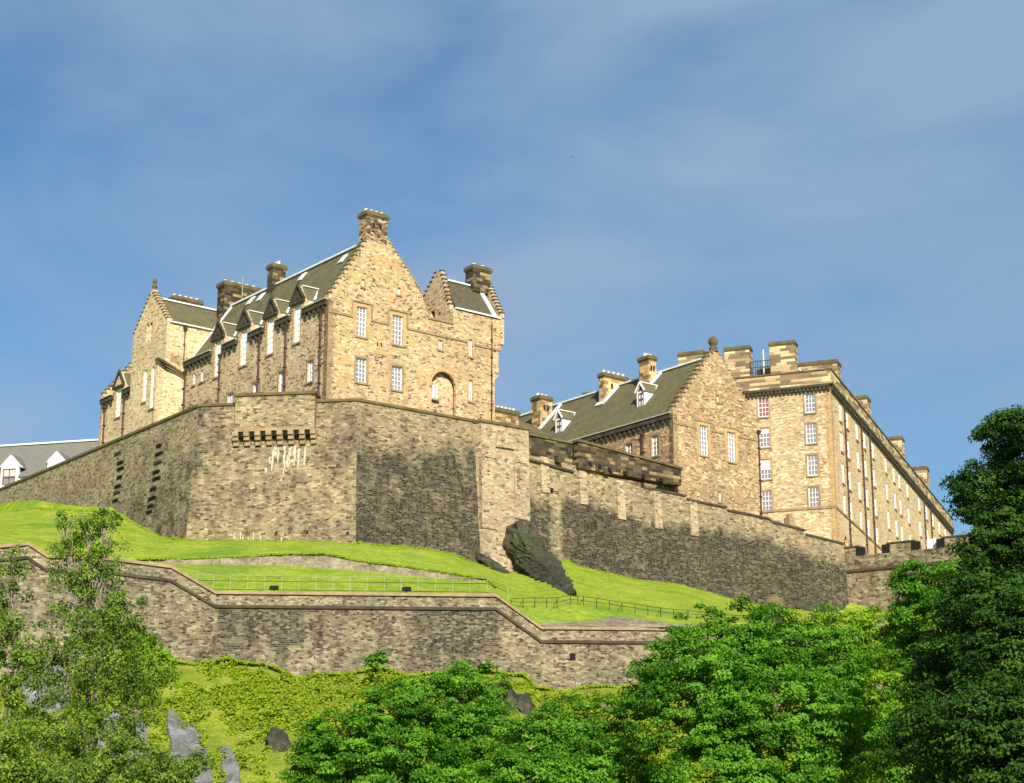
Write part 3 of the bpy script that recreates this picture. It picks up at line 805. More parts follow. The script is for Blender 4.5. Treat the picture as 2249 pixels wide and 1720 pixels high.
s0, z0 = PM.fb(amid + 3).hit(*Z1(700, 345)); s1, z1 = PM.fb(amid + 3).hit(*Z1(932, 380))
print('ch1', s0, z0, s1, z1)
chimney(hosp, PM, amid + 3, amid + 4.4, s0, s1, ZE, mid(z0, z1), 5, 'soot')
# ---- left wing past the tower
aW = 48.3
rwd = wrect(FA, Z1, 208, 250, 1128, 1358)
out = [(aT1 - .3, ZBASE), (aT1 - .3, ZE), (rwd[0] - DW, ZE), (rwd[0] - DW, rwd[3] + .35), (mid(rwd[0], rwd[1]), rwd[3] + 2.1), (rwd[1] + DW, rwd[3] + .35), (rwd[1] + DW, ZE), (aW, ZE), (aW, ZBASE)]
rw2 = wrect(FA, Z1, 362, 396, 1065, 1300)
m = MB(); m.slab(FA, out, -.6, 0, [rect(*rwd)], .28); m.build('wing_wall', M['cream'], hosp)
window(hosp, FA, rwd, 3, 6, 'blind', surround='dress', fw=.12, bar=.07)
d = MB(); c = mid(rwd[0], rwd[1]); hw = (rwd[1] - rwd[0]) / 2 + DW; zs = rwd[3] + .35
for sg in (-1, 1):
    d.hexa([FA.p(c + sg * hw * 1.12, zs - .1, .004), FA.p(c, zs + 1.66, .004), FA.p(c, zs + 1.66, .2), FA.p(c + sg * hw * 1.12, zs - .1, .2),
            FA.p(c + sg * hw * 1.18, zs + .14, .004), FA.p(c, zs + 1.98, .004), FA.p(c, zs + 1.98, .2), FA.p(c + sg * hw * 1.18, zs + .14, .2)])
d.fbox(FA, c - hw * 1.15, c + hw * 1.15, zs - .22, zs + .03, .004, .24)
d.build('pediment', M['darkcop'], hosp)
d = MB(); zrW = ZE + 6.4; pw = 6.4 / RB
back = -(zs + 1.7 - ZE) / pw - .3; backe = -(zs - ZE) / pw - .3
for sg in (-1, 1):
    d.hexa([FA.p(c + sg * (hw + .05), zs - .02, -.35), FA.p(c, zs + 1.62, -.35), FA.p(c, zs + 1.62, back), FA.p(c + sg * (hw + .05), zs - .02, backe),
            FA.p(c + sg * (hw + .05), zs + .08, -.35), FA.p(c, zs + 1.74, -.35), FA.p(c, zs + 1.74, back), FA.p(c + sg * (hw + .05), zs + .08, backe)])
d.build('dormer_roof', M['slate'], hosp)
corbels(hosp, FA, aT1 + .3, aW - .1, ZE + .02, skip=[(rwd[0] - DW, rwd[1] + DW)])
for a, b in ((aT1 + .2, rwd[0] - DW - .02), (rwd[1] + DW + .02, aW)):
    m = MB(); m.fbox(FA, a, b, ZE + .03, ZE + .15, .1, .42); m.build('gutter', M['gutter'], hosp)
roofquad(hosp, [PM.p(A1, .35, ZE + .08), PM.p(aW - .4, .35, ZE + .08), PM.p(aW - .4, RB, zrW), PM.p(A1, RB, zrW)], 'slate')
roofquad(hosp, [PM.p(A1, WG + .3, ZE + .05), PM.p(aW - .4, WG + .3, ZE + .05), PM.p(aW - .4, RB, zrW), PM.p(A1, RB, zrW)], 'slate')
fwe = PM.fb(aW)
out = [(-.12, ZBASE), (-.12, ZE + .3)] + steps(-.12, ZE + .3, RB - .3, zrW + .7, 13) + [(RB + .3, zrW + .7)] + steps(RB + .3, zrW + .7, WG, ZE + .3, 13) + [(WG, ZBASE)]
m = MB(); m.slab(fwe, out, 0, .5); m.build('wing_gable', M['grange'], hosp)
stepcaps(hosp, fwe, steps(-.12, ZE + .3, RB - .3, zrW + .7, 13), 0, .5)
for x, yt in ((125, 1290), (288, 1200)):
    s, z = FA.hit(*Z1(x, yt)); downpipe(hosp, FA, s, ZBASE, z, r=.1)
m = MB(); m.pbox(PM, aT1 + .05, aT1 + .8, -1.1, -.02, ZBASE, ZE - .3); m.build('recess_shadow', M['soot'], hosp)  # dark box stands in for the shadow between wing and tower

# ------------------------------------------------------------------ second gabled building
p1 = at(784, 883, 170)
W2 = Fr((p1.x, p1.y), adir(53.7), adir(143.7))
s_m, z_m = W2.hit(1484, 1040)
c1 = W2.p(s_m, 0, -.25)
PG = Plan((c1.x, c1.y), -38.6)
GA, GB = PG.fa(), PG.fb()
print('mid eave', GA.hit(*Z3(1430, 640)), GA.hit(*Z3(730, 865)))
print('mid gable', GB.hit(*Z3(1470, 720)), GB.hit(*Z3(2090, 830)), GB.hit(*Z3(2088, 735)), GB.hit(*Z3(1700, 215)))
gov = root('gabled_house', (c1.x, c1.y, 36), 'brown stone house with mossy slate roof, ball-topped stepped gable and three ridge chimneys', 'building')
zeG = mid(GA.hit(*Z3(1430, 640))[1], GA.hit(*Z3(1000, 777))[1])
WGb = GB.hit(*Z3(2090, 900))[0]
zstr = GB.hit(*Z3(1600, 748))[1]
bG = WGb / 2; LG = 44.0
fgr = PG.fa(bG)
zrG = mid(fgr.hit(*Z3(1660, 232))[1], fgr.hit(*Z3(720, 545))[1])
print('mid', zeG, WGb, zrG, fgr.hit(*Z3(1660, 232)), fgr.hit(*Z3(720, 545)), zstr)
gw = [wrect(GA, Z3, 1273, 1327, 812, 965), wrect(GA, Z3, 1077, 1129, 873, 970 + 40)]
m = MB(); m.slab(GA, [(0, 36), (0, zeG), (LG, zeG), (LG, 36)], -.6, 0, [rect(*r) for r in gw], .28); m.build('side_wall', M['middle'], gov)
for r in gw: window(gov, GA, r, 2, 4, surround='dress2', fw=.1, bar=.06)
corbels(gov, GA, .2, LG - .2, zeG + .02)
m = MB(); m.fbox(GA, .1, LG, zeG + .03, zeG + .17, .1, .42); m.build('gutter', M['gutter'], gov)
s, z = GA.hit(*Z3(1212, 815)); downpipe(gov, GA, s, 36, z, r=.13)
zapG = GB.hit(*Z3(1755, 195))[1]
bap = GB.hit(*Z3(1757, 190))[0]
zgr = GB.hit(*Z3(2088, 740))[1]
gr = [wrect(GB, Z3, 1638, 1700, 737, 962), wrect(GB, Z3, 1845, 1906, 787, 1010)]
gs = [wrect(GB, Z3, 1763, 1783, 508, 560), wrect(GB, Z3, 1778, 1800, 1234, 1310)]
out = [(0, 36), (0, zeG + .2)] + steps(0, zeG + .2, bap - .5, zapG, 13) + [(bap - .5, zapG + .3), (bap + .5, zapG + .3)] + steps(bap + .5, zapG, WGb, zgr, 14) + [(WGb, 36)]
m = MB(); m.slab(GB, out, -.7, 0, [rect(*r) for r in gr + gs], .3); m.build('gable_wall', M['middle'], gov)
stepcaps(gov, GB, steps(0, zeG + .2, bap - .5, zapG, 13), -.7, 0); stepcaps(gov, GB, steps(bap + .5, zapG, WGb, zgr, 14), -.7, 0, 'dress2')
for r in gr: window(gov, GB, r, 3, 6, surround='dress', sm=.32, bar=.055)
for r in gs: window(gov, GB, r, 1, 2, surround='dress2', sm=.16, fw=.06)
m = MB(); zz = zstr
for a, b in ((0, gr[0][0] - .6), (gr[0][1] + .6, gr[1][0] - .6), (gr[1][1] + .6, WGb)): m.fbox(GB, a, b, zz - .12, zz + .12, -.1, .1)
for r in gr: m.fbox(GB, r[0] - .6, r[1] + .6, r[3] + .36, r[3] + .54, -.1, .1)
for x0, x1, y0, y1 in ((1640, 1682, 1207, 1290), (1900, 1962, 1212, 1328)):
    r = wrect(GB, Z3, x0, x1, y0, y1); m.fbox(GB, r[0], r[1], r[2], r[3], -.1, .05)
m.build('string_course', M['dress2'], gov)
m = MB(); quoins(m, GB, 0, 1, 37, zeG - .4); m.build('quoin', M['dress2'], gov)
downpipe(gov, GB, WGb - .25, 36, GB.hit(*Z3(2090, 790))[1], r=.08)
m = MB(); m.lathe(GB.p(bap, zapG + .28, -.35), [(.55, 0), (.42, .25), (.48, .42), (.28, .6), (.36, .75), (.5, .95), (.54, 1.2), (.44, 1.5), (.22, 1.68), (.02, 1.72)], 12)
m.build('finial', M['coping'], gov)
roofquad(gov, [PG.p(.5, -.3, zeG + .05), PG.p(LG, -.3, zeG + .05), PG.p(LG, bG, zrG), PG.p(.5, bG, zrG)], 'slate')
roofquad(gov, [PG.p(.5, WGb + .3, zeG + .05), PG.p(LG, WGb + .3, zeG + .05), PG.p(LG, bG, zrG), PG.p(.5, bG, zrG)], 'slate')
strip(gov, PG.p(.6, bG, zrG + .1), PG.p(LG, bG, zrG + .1), .5, .09)
m = MB(); m.pbox(PG, .6, LG, WGb - .6, WGb, 36, zeG); m.slab(PG.fb(LG), [(0, 36), (WGb, 36), (WGb, zeG), (bG, zrG), (0, zeG)], 0, .4); m.build('back_wall', M['middle'], gov)
sl = (zrG - zeG) / bG
def on_gov_roof(u, v):
    n = GA.n; nn = Vector((n.x * sl, n.y * sl, 1)).normalized()
    r = ray(u, v); t = (PG.p(0, 0, zeG + .05) - CAM).dot(nn) / r.dot(nn); q = CAM + r * t - PG.c
    return q.dot(PG.da), q.dot(PG.db), q.z + 0
for x0, xm, x1, yt, yb, np_ in ((370, 435, 524, 505, 765, 3), (877, 917, 1094, 335, 568, 5), (1178, 1256, 1310, 205, 447, 3)):
    a_r, b0, zf = on_gov_roof(*Z3(xm, yb))
    ff = PG.fb(a_r); fo = PG.fa(b0); ym = mid(yt, yb)
    a_l = fo.hit(*Z3(x0, ym))[0]; b1 = ff.hit(*Z3(x1, ym))[0]; zt = ff.hit(*Z3(xm, yt))[1]
    print('gch', a_r, a_l, b0, b1, zf, zt)
    chimney(gov, PG, a_r, a_l, b0, b1, zf - 1.2, zt, np_, 'yellowchim', slots=2)
    strip(gov, PG.p(a_r - .22, b0 - .3, zf + .0), PG.p(a_r - .22, bG, zrG + .12), .5, .08, 'lead', 'flashing', side=PG.da)
    strip(gov, PG.p(a_r - .3, b0 - .2, zf + .02), PG.p(a_l + .3, b0 - .2, zf + .02), .6, .06, 'lead', 'flashing', side=(PG.db + Vector((0, 0, sl))).normalized())
for x0, x1, y0, y1 in ((530, 668, 640, 815), (1148, 1293, 430, 615)):        # small timber dormers on the roof
    n = GA.n; nn = Vector((n.x * sl, n.y * sl, 1)).normalized()
    p0 = PG.p(0, 0, zeG + .05); r = ray(*Z3(x0 + 45, y1 - 12)); t = (p0 - CAM).dot(nn) / r.dot(nn); q0 = CAM + r * t
    rel = q0 - PG.c; a = rel.dot(PG.da); b = rel.dot(PG.db); zb = q0.z
    h = 1.75; w = .62
    fd = PG.fa(b)
    d = MB(); d.slab(fd, [(a - w, zb - .3), (a + w, zb - .3), (a + w, zb + h), (a, zb + h + 1.0), (a - w, zb + h)], -.12, 0, [rect(a - w + .16, a + w - .16, zb + .25, zb + h - .1)], .08)
    dm = d.build('dormer', M['white'], gov)
    q = MB(); q.slab(fd, [(a - w + .18, zb + h + .12), (a + w - .18, zb + h + .12), (a, zb + h + .75)], -.05, .02); q.build('gablet', M['brownwood'], dm)
    r = (a - w + .16, a + w - .16, zb + .25, zb + h - .1)
    window(gov, fd, r, 2, 2, 'blind', sill=False, recess=.09, fw=.07, bar=.1, frame='brownwood')
    dep = (h + 1.0) / sl + .2; dee = h / sl + .2
    d = MB()
    for sg in (-1, 1):
        d.hexa([fd.p(a + sg * (w + .12), zb + h - .06, .12), fd.p(a, zb + h + 1.0, .12), fd.p(a, zb + h + 1.0, -dep), fd.p(a + sg * (w + .12), zb + h - .06, -dee),
                fd.p(a + sg * (w + .12), zb + h + .04, .12), fd.p(a, zb + h + 1.12, .12), fd.p(a, zb + h + 1.12, -dep), fd.p(a + sg * (w + .12), zb + h + .04, -dee)])
    d.build('dormer_roof', M['slate'], dm)
    for sg in (-1, 1):
        strip(dm, fd.p(a + sg * (w + .14), zb + h + .02, .14), fd.p(a, zb + h + 1.1, .14), .12, .08, 'white', 'bargeboard', side=GA.n)
        strip(dm, fd.p(a, zb + h + 1.16, -dep + .1), fd.p(a + sg * (w + .16), zb + h + .08, -dee), .28, .05, 'lead', 'flashing')
    strip(dm, fd.p(a, zb + h + 1.14, .1), fd.p(a, zb + h + 1.14, -dep), .26, .05)
    for sg in (-1, 1):
        e = a + sg * (w - .03); d = MB()
        d.add([fd.p(e, zb - .2, -.02), fd.p(e, zb + h, -.02), fd.p(e, zb + h, -dee), fd.p(e + sg * .06, zb - .2, -.02), fd.p(e + sg * .06, zb + h, -.02), fd.p(e + sg * .06, zb + h, -dee)],
              [(0, 1, 2), (5, 4, 3), (0, 3, 4, 1), (1, 4, 5, 2), (2, 5, 3, 0)])
        d.build('dormer_cheek', M['lead'], dm)
    strip(dm, fd.p(a - w - .2, zb - .12, .15), fd.p(a + w + .2, zb - .12, .15), .4, .05, 'lead', 'flashing', side=(GA.n + Vector((0, 0, -sl))).normalized())

# ------------------------------------------------------------------ barracks
cb = at(1830, 1000, 226)
PB = Plan((cb.x, cb.y), -69)
BA, BB = PB.fa(), PB.fb()
ZEB, ZSB, ZB0 = 64.3, 49.22, 36.0
bar = root('barracks', (cb.x, cb.y, ZB0), 'long pale four-storey stone barracks with rows of sash windows, at the right', 'building')
LA, LB = 32.0, 99.0
colA = [wrect(BA, Z4, 645, 716, 450, 580), wrect(BA, Z4, 326, 401, 485, 612)]
rowsA = [(450, 580), (655, 790), (870, 1010), (1088, 1228)]
xsA = [(645, 716), (654, 723), (659, 735), (667, 739)]
winA = []
sa0, sa1 = colA[0][0], colA[0][1]; sb0, sb1 = colA[1][0], colA[1][1]
rz = []
for (y0, y1), (x0, x1) in zip(rowsA, xsA):
    r = wrect(BA, Z4, x0, x1, y0, y1); rz.append((r[2], r[3]))
print('rows', rz, sa0, sa1, sb0, sb1)
for z0, z1 in rz:
    winA += [(sa0, sa1, z0, z1), (sb0, sb1, z0, z1)]
m = MB(); m.slab(BA, [(0, ZB0), (0, ZEB), (LA, ZEB), (LA, ZB0)], -.6, 0, [rect(*r) for r in winA], .25); m.build('end_wall', M['barrack'], bar)
for i, r in enumerate(winA): window(bar, BA, r, 3, 4, 'glassr' if i == 1 else 'glassd', surround='dress2' if i % 2 == 0 else 'dress', sm=.2, fw=.1, bar=.06, recess=.15)
bs = [5.7, 9.8, 16.2, 21.3, 27.3, 36.8, 43.1, 47.6, 54.4, 64.8, 71.7, 78.1, 84.5, 91.0]
winB = []
zz4 = [(62.0 + .2, 63.9 - .2)]
for i, b in enumerate(bs):
    for k, (z0, z1) in enumerate(rz):
        if i > 10 and k == 3: continue
        winB.append((b - .7, b + .7, z0, z1))
arches = [(4.4, 6.6, 42.5, 46.6), (10.8, 13.0, 42.5, 46.6)]
m = MB(); m.slab(BB, [(0, ZB0), (LB, ZB0), (LB, ZEB), (0, ZEB)], -.6, 0, [rect(*r) for r in winB] + [archpoly(*r) for r in arches], .32); m.build('side_wall', M['barrackside'], bar)
for r in winB: window(bar, BB, r, 3, 4, 'blind', fw=.16, bar=.08, recess=.12)
for r in arches:
    q = MB(); q.fbox(BB, r[0] - .05, r[1] + .05, r[2], r[3], -.5, -.3); q.build('arched_door', M['brownwood'], bar)
m = MB(); m.pbox(PB, LA - .6, LA, 0.6, LB, ZB0, ZEB); m.pbox(PB, 0.6, LA - .6, LB - .6, LB, ZB0, ZEB); m.build('back_wall', M['barrack'], bar)
for f, L in ((BA, LA), (BB, LB)):
    m = MB(); m.fbox(f, -.09 if f is BB else 0, L, ZSB - .16, ZSB + .16, -.1, .09); m.build('string_course', M['dress2'], bar)
corbels(bar, BA, -.05, LA, ZEB + .25, 'darkcop', .5, .3, .4)
corbels(bar, BB, .0, LB, ZEB + .25, 'darkcop', .5, .3, .4)
m = MB()
zpt = ZEB + 2.0
m.pbox(PB, -.42, LA, -.42, .35, ZEB + .252, ZEB + .6); m.pbox(PB, -.421, .35, .351, LB, ZEB + .253, ZEB + .598)
m.pbox(PB, -.2, LA, -.2, .3, ZEB + .6, zpt); m.pbox(PB, -.2, .3, .3, LB, ZEB + .599, zpt - .002)
m.build('parapet', M['ashlar'], bar)
m = MB(); m.pbox(PB, -.32, LA, -.32, .42, zpt, zpt + .2); m.pbox(PB, -.318, .42, .421, LB, zpt - .001, zpt + .198); m.build('coping', M['coping'], bar)
print('par', BA.hit(*Z4(800, 312)), BA.hit(*Z4(700, 320)))
roofquad(bar, [PB.p(.3, .3, zpt - .5), PB.p(LA, .3, zpt - .5), PB.p(LA, LB, zpt - .5), PB.p(.3, LB, zpt - .5)], 'slate2')
for x0, x1, yt in ((100, 271, 128), (410, 583, 92)):
    a0 = PB.fa(.5).hit(*Z4(x1, 300))[0]; a1 = PB.fa(.5).hit(*Z4(x0, 300))[0]; zt = PB.fa(.5).hit(*Z4(mid(x0, x1), yt))[1]
    print('bch', a0, a1, zt)
    chimney(bar, PB, a0, a1, .45, 2.0, ZEB + .6, zt, 0, 'ashlar', cap=.12)
a0 = PB.fa(1.0).hit(*Z3(1665, 230))[0]; a1 = PB.fa(1.0).hit(*Z3(1475, 230))[0]; print('bch3', a0, a1)
chimney(bar, PB, a0, a1, 1.0, 2.6, ZEB + .6, PB.fa(1.0).hit(*Z3(1570, 178))[1], 0, 'ashlar', cap=.12)
for x1, yt, yj, wdt, np_ in ((890, 215, 388, 10.0, 0), (1096, 462, 640, 6.5, 0), (1330, 740, 905, 6.5, 0), (1500, 945, 1100, 6.5, 0)):
    b = BB.hit(*Z4(x1, yj + 5))[0]; zt = PB.fa(b).hit(*Z4(x1 - 40, yt))[1]
    print('bch2', b, zt)
    chimney(bar, PB, .32, wdt, b, b + 2.2, ZEB + .6, zt, np_, 'ashlar', cap=.12)
r_ = wrect(BA, Z4, 590, 700, 262, 320)
m = MB(); m.add([PB.p(3.0, 2.2, zpt), PB.p(6.0, 2.2, zpt), PB.p(5.6, 2.6, zpt + 1.4), PB.p(4.6, 2.6, zpt + 1.4), PB.p(3.0, 8, zpt), PB.p(6.0, 8, zpt), PB.p(5.6, 8, zpt + 1.4), PB.p(4.6, 8, zpt + 1.4)],
                [(0, 1, 2, 3), (4, 7, 6, 5), (0, 3, 7, 4), (1, 5, 6, 2), (3, 2, 6, 7)])
ar = m.build('attic_roof', M['slate2'], bar)
m = MB(); m.pbox(PB, 1.0, 3.6, 1.5, 2.1, zpt + .2, zpt + .75); m.build('skylight', M['lead'], bar)
strip(ar, PB.p(2.9, 2.15, zpt + .15), PB.p(4.7, 2.5, zpt + 1.5), .35, .08, 'lead', 'flashing')
# roof railing and mast between the end chimneys
fr5 = PB.fa(.4)
a0 = fr5.hit(*Z4(412, 320))[0]; a1 = fr5.hit(*Z4(275, 320))[0]
m = MB(); zt = zpt + 2.2
for z in (zpt + .7, zpt + 1.4, zt): m.fbox(fr5, a0, a1, z - .04, z + .04, -.04, .04)
for i in range(9):
    s = a0 + (a1 - a0) * i / 8; m.fbox(fr5, s - .03, s + .03, zpt + .19, zt + .05, -.03, .03)
m.build('roof_railing', M['raildark'], bar)
m = MB(); m.pbox(PB, a0 + .3, a1 - .3, 2.4, 4.5, zpt - .4, zpt + 1.7); m.build('plant_box', M['soot'], bar)
s, z = PB.fa(1.5).hit(*Z4(361, 150)); m = MB(); m.tube([PB.p(s, 1.5, zpt - .4), PB.p(s, 1.5, z)], .11, 8, .07); m.build('mast', M['white'], bar)
s2, z2 = PB.fa(1.5).hit(*Z4(288, 230)); m = MB(); m.tube([PB.p(s2, 1.5, zpt - .4), PB.p(s2, 1.5, z2)], .04, 6, .03); m.build('mast', M['white'], bar)
for b in (7.9, 18.9, 24.8, 69.0, 75.5):
    downpipe(bar, BB, b, ZB0, ZEB - .6, r=.1)
m = MB(); quoins(m, BA, 0, 1, 38, ZEB - .3, .45); quoins(m, BB, 0, 1, 38, ZEB - .3, .45); m.build('quoin', M['dress'], bar)
# ------------------------------------------------------------------ upper rampart
fr0 = Fr((p1.x, p1.y), adir(-82), -adir(8))
S0 = fr0.hit(437, 893)[0]
q0 = fr0.p(S0, 0)
fl = Fr((q0.x, q0.y), adir(-37.5), -adir(52.5))
ZT = 47.36
def off(fr, n): return Fr(fr.o + fr.n * n, fr.d, fr.n)
def mk(n1, n2, d1): return n2.dot(d1) / (1 + n1.dot(n2))
BT = .075
def wallseg(m, fr, s0, s1, ztop, zbot, zref, batter, k0, k1, dark, ds=1.0, nz=14, noff=0.0):
    ns = max(2, int((s1 - s0) / ds)); base = len(m.v)
    if m.attr is None: m.attr = []
    for i in range(ns + 1):
        for j in range(nz + 1):
            t = i / ns
            s = s0 + (s1 - s0) * t
            zt, zb = ztop(s), zbot(s)
            z = zb + (zt - zb) * j / nz
            o = batter * (zref - z)
            s = s + o * (k0 * (1 - t) + k1 * t)
            m.v.append(tuple(fr.p(s, z, o + noff))); m.attr.append(dark(s, z))
    for i in range(ns):
        for j in range(nz):
            a = base + i * (nz + 1) + j
            m.f.append((a, a + nz + 1, a + nz + 2, a + 1))
def lin(pts):
    xs = [p[0] for p in pts]; ys = [p[1] for p in pts]
    if xs[0] > xs[-1]: xs.reverse(); ys.reverse()
    return lambda s: float(np.interp(s, xs, ys))
def hits(fr, pts): return [fr.hit(*p) for p in pts]
def sm(a, b, x):
    t = max(0, min(1, (x - a) / (b - a))); return t * t * (3 - 2 * t)
flb, f0b, w2b = off(fl, 1.3), off(fr0, 1.3), off(W2, 1.3)
base_l = hits(flb, [(-400, 1190), (-150, 1150), (0, 1124), (65, 1115), (235, 1122), (343, 1179), (409, 1183)])
base_0 = hits(f0b, [(395, 1183), (600, 1185), (686, 1186), (790, 1192)])
base_2 = hits(w2b, [(780, 1190), (829, 1194), (943, 1203), (1000, 1214), (1110, 1262), (1180, 1262), (1231, 1231), (1254, 1230), (1271, 1240), (1400, 1271), (1500, 1282), (1548, 1296), (1608, 1311), (1700, 1333), (1860, 1345), (1990, 1352)])
ramp_o = root('rampart_wall', fr0.p(S0 / 2, 30, 0), 'high battered rubble rampart in front of the gabled hall, with a box machicolation on its face', 'castle wall')
kl = mk(fl.n, fr0.n, fl.d); k0l = mk(fr0.n, fl.n, fr0.d); k0r = mk(fr0.n, W2.n, fr0.d); k2 = mk(W2.n, fr0.n, W2.d)
bl, b0, b2 = lin(base_l), lin(base_0), lin(base_2)
m = MB(); zt_ = lambda s: ZT
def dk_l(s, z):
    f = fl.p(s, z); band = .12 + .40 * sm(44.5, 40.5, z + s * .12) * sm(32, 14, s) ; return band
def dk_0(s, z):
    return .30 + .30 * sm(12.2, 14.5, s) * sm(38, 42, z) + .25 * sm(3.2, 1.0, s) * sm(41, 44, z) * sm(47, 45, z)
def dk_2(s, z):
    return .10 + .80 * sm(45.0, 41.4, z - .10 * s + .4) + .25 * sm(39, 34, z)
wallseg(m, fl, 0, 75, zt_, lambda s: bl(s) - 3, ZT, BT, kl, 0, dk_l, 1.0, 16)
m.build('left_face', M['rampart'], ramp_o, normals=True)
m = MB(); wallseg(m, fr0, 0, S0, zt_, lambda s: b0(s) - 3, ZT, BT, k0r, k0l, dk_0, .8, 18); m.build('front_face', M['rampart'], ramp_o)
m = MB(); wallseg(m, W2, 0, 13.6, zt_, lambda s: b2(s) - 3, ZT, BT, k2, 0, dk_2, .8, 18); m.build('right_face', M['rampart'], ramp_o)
m = MB()
tpath = [fl.p(75, ZT), fl.p(0, ZT), fr0.p(0, ZT), W2.p(13.6, ZT)]
def copingrun(m, pts, frs, w0, w1, z0, z1):
    """coping slab along a plan path; w0 inward, w1 outward."""
    def offp(i, o):
        if i == 0: n = frs[0].n * o
        elif i == len(pts) - 1: n = frs[-1].n * o
        else: n = (frs[i - 1].n + frs[i].n) * (o / (1 + frs[i - 1].n.dot(frs[i].n)))
        return Vector(pts[i]) + n
    for i in range(len(pts) - 1):
        a, b, c, d = offp(i, -w0), offp(i, w1), offp(i + 1, w1), offp(i + 1, -w0)
        za, zb = pts[i].z, pts[i + 1].z
        lo = [Vector((p.x, p.y, z + z0)) for p, z in ((a, za), (b, za), (c, zb), (d, zb))]
        hi = [Vector((p.x, p.y, z + z1)) for p, z in ((a, za), (b, za), (c, zb), (d, zb))]
        m.hexa(lo + hi)
copingrun(m, tpath, [fl, fr0, W2], .9, .16, -.02, .22)
m.build('coping', M['coping'], ramp_o)
# box machicolation
sb1 = fr0.hit(522, 920)[0]; sb0 = fr0.hit(696, 920)[0]
zbt = fr0.hit(608, 874)[1]; zbb = fr0.hit(608, 951)[1]
PR = .95
m = MB(); m.fbox(fr0, sb0, sb1, zbb, zbt, -.5, PR); bx = m.build('machicolation_box', M['rampart'], ramp_o)
m = MB(); m.fbox(fr0, sb0 - .14, sb1 + .14, zbt, zbt + .26, -.9, PR + .16); m.build('coping', M['coping'], bx)
n = 8; m = MB(); v = MB()
for i in range(n):
    s = sb0 + .1 + (sb1 - sb0 - .2) * i / (n - 1)
    w = .26
    for k, (pj, h0, h1) in enumerate(((PR - .02, 0, .42), (PR * .78, .42, .8), (PR * .5, .8, 1.25))):
        m.fbox(fr0, s - w, s + w, zbb - h1, zbb - h0 + (.003 if k == 0 else 0), -.2, pj + .12)
m.fbox(fr0, sb0 - .02, sb1 + .02, zbb + .004, zbb + .3, PR - .3, PR + .02)
m.build('corbel', M['dress2'], bx)
for i in range(n - 1):
    s = sb0 + .1 + (sb1 - sb0 - .2) * (i + .5) / (n - 1)
    v.fbox(fr0, s - .2, s + .2, zbb - .5, zbb - .02, .2, PR - .1)
v.build('murder_hole', M['black'], bx)
rng = random.Random(5)
for u0, v0, v1 in ((606, 982, 1006), (600, 990, 1036), (593, 1005, 1020), (612, 985, 1016), (626, 980, 1045), (637, 985, 1030), (648, 980, 1024), (657, 985, 1028), (671, 982, 1024), (585, 1028, 1042), (641, 1010, 1018), (632, 1000, 1026)):
    fo = off(fr0, BT * 4 + .04)
    s, z1 = fo.hit(u0, v0); _, z0 = fo.hit(u0, v1)
    m = MB(); k = 9; L = []; Rr = []
    for i in range(k + 1):
        t = i / k; z = z1 + (z0 - z1) * t
        w = (.10 * (1 - t) ** .6 + .03) * rng.uniform(.5, 1.2); c = s + rng.uniform(-.06, .06)
        o = BT * (ZT - z) + .012
        L.append(fr0.p(c - w, z, o)); Rr.append(fr0.p(c + w, z, o))
    m.add(L + Rr, [(i, i + 1, k + 2 + i, k + 1 + i) for i in range(k)])
    m.build('lime_stain', M['lime'], ramp_o)
for u0, v0, v1 in ((513, 1183, 1168), (527, 1184, 1166), (532, 1184, 1174), (555, 1184, 1168), (544, 1184, 1178), (617, 1184, 1178), (571, 1182, 1176)):
    fo = off(fr0, BT * 14.5 + .03); s, z0 = fo.hit(u0, v0); _, z1 = fo.hit(u0, v1)
    m = MB(); o0, o1 = BT * (ZT - z0) + .03, BT * (ZT - z1) + .03
    m.add([fr0.p(s - .07, z0 - .2, o0), fr0.p(s + .06, z0 - .2, o0), fr0.p(s + .03, z1, o1), fr0.p(s - .04, z1, o1)], [(0, 1, 2, 3)]); m.build('lime_stain', M['lime'], ramp_o)
for u0, v0 in ((606, 1170), (674, 1169), (763, 1171)):
    fo = off(fr0, BT * 14); s, z = fo.hit(u0, v0); m = MB(); o = BT * (ZT - z)
    m.fbox(fr0, s - .1, s + .1, z - .14, z + .14, o - .3, o + .035); m.build('weep_hole', M['black'], ramp_o)
# two columns of weathered drain stones on the left face
for Z in ([(990, 520), (1010, 597), (1012, 648), (1005, 718), (990, 795), (983, 848), (970, 915)], [(1335, 455), (1335, 522), (1330, 594), (1312, 675), (1316, 730), (1287, 818), (1278, 895), (1265, 960), (1255, 1010)]):
    for x, y in Z:
        u, v = ZA(x, y); s, z = off(fl, BT * (ZT - fl.hit(u, v)[1])).hit(u, v)
        w = rng.uniform(.55, .85); m = MB(); o = BT * (ZT - z)
        P = fl.p
        m.hexa([P(s - w, z - .2, o - .3), P(s + w * .8, z - .22, o - .3), P(s + w * .8, z - .16, o + .10), P(s - w, z - .12, o + .12),
                P(s - w, z + .16, o - .3), P(s + w * .8, z + .2, o - .3), P(s + w * .7, z + .12, o + .16), P(s - w * .9, z + .10, o + .22)])
        m.build('drain_stone', M['black'] if rng.random() < .75 else M['darkcop'], ramp_o)
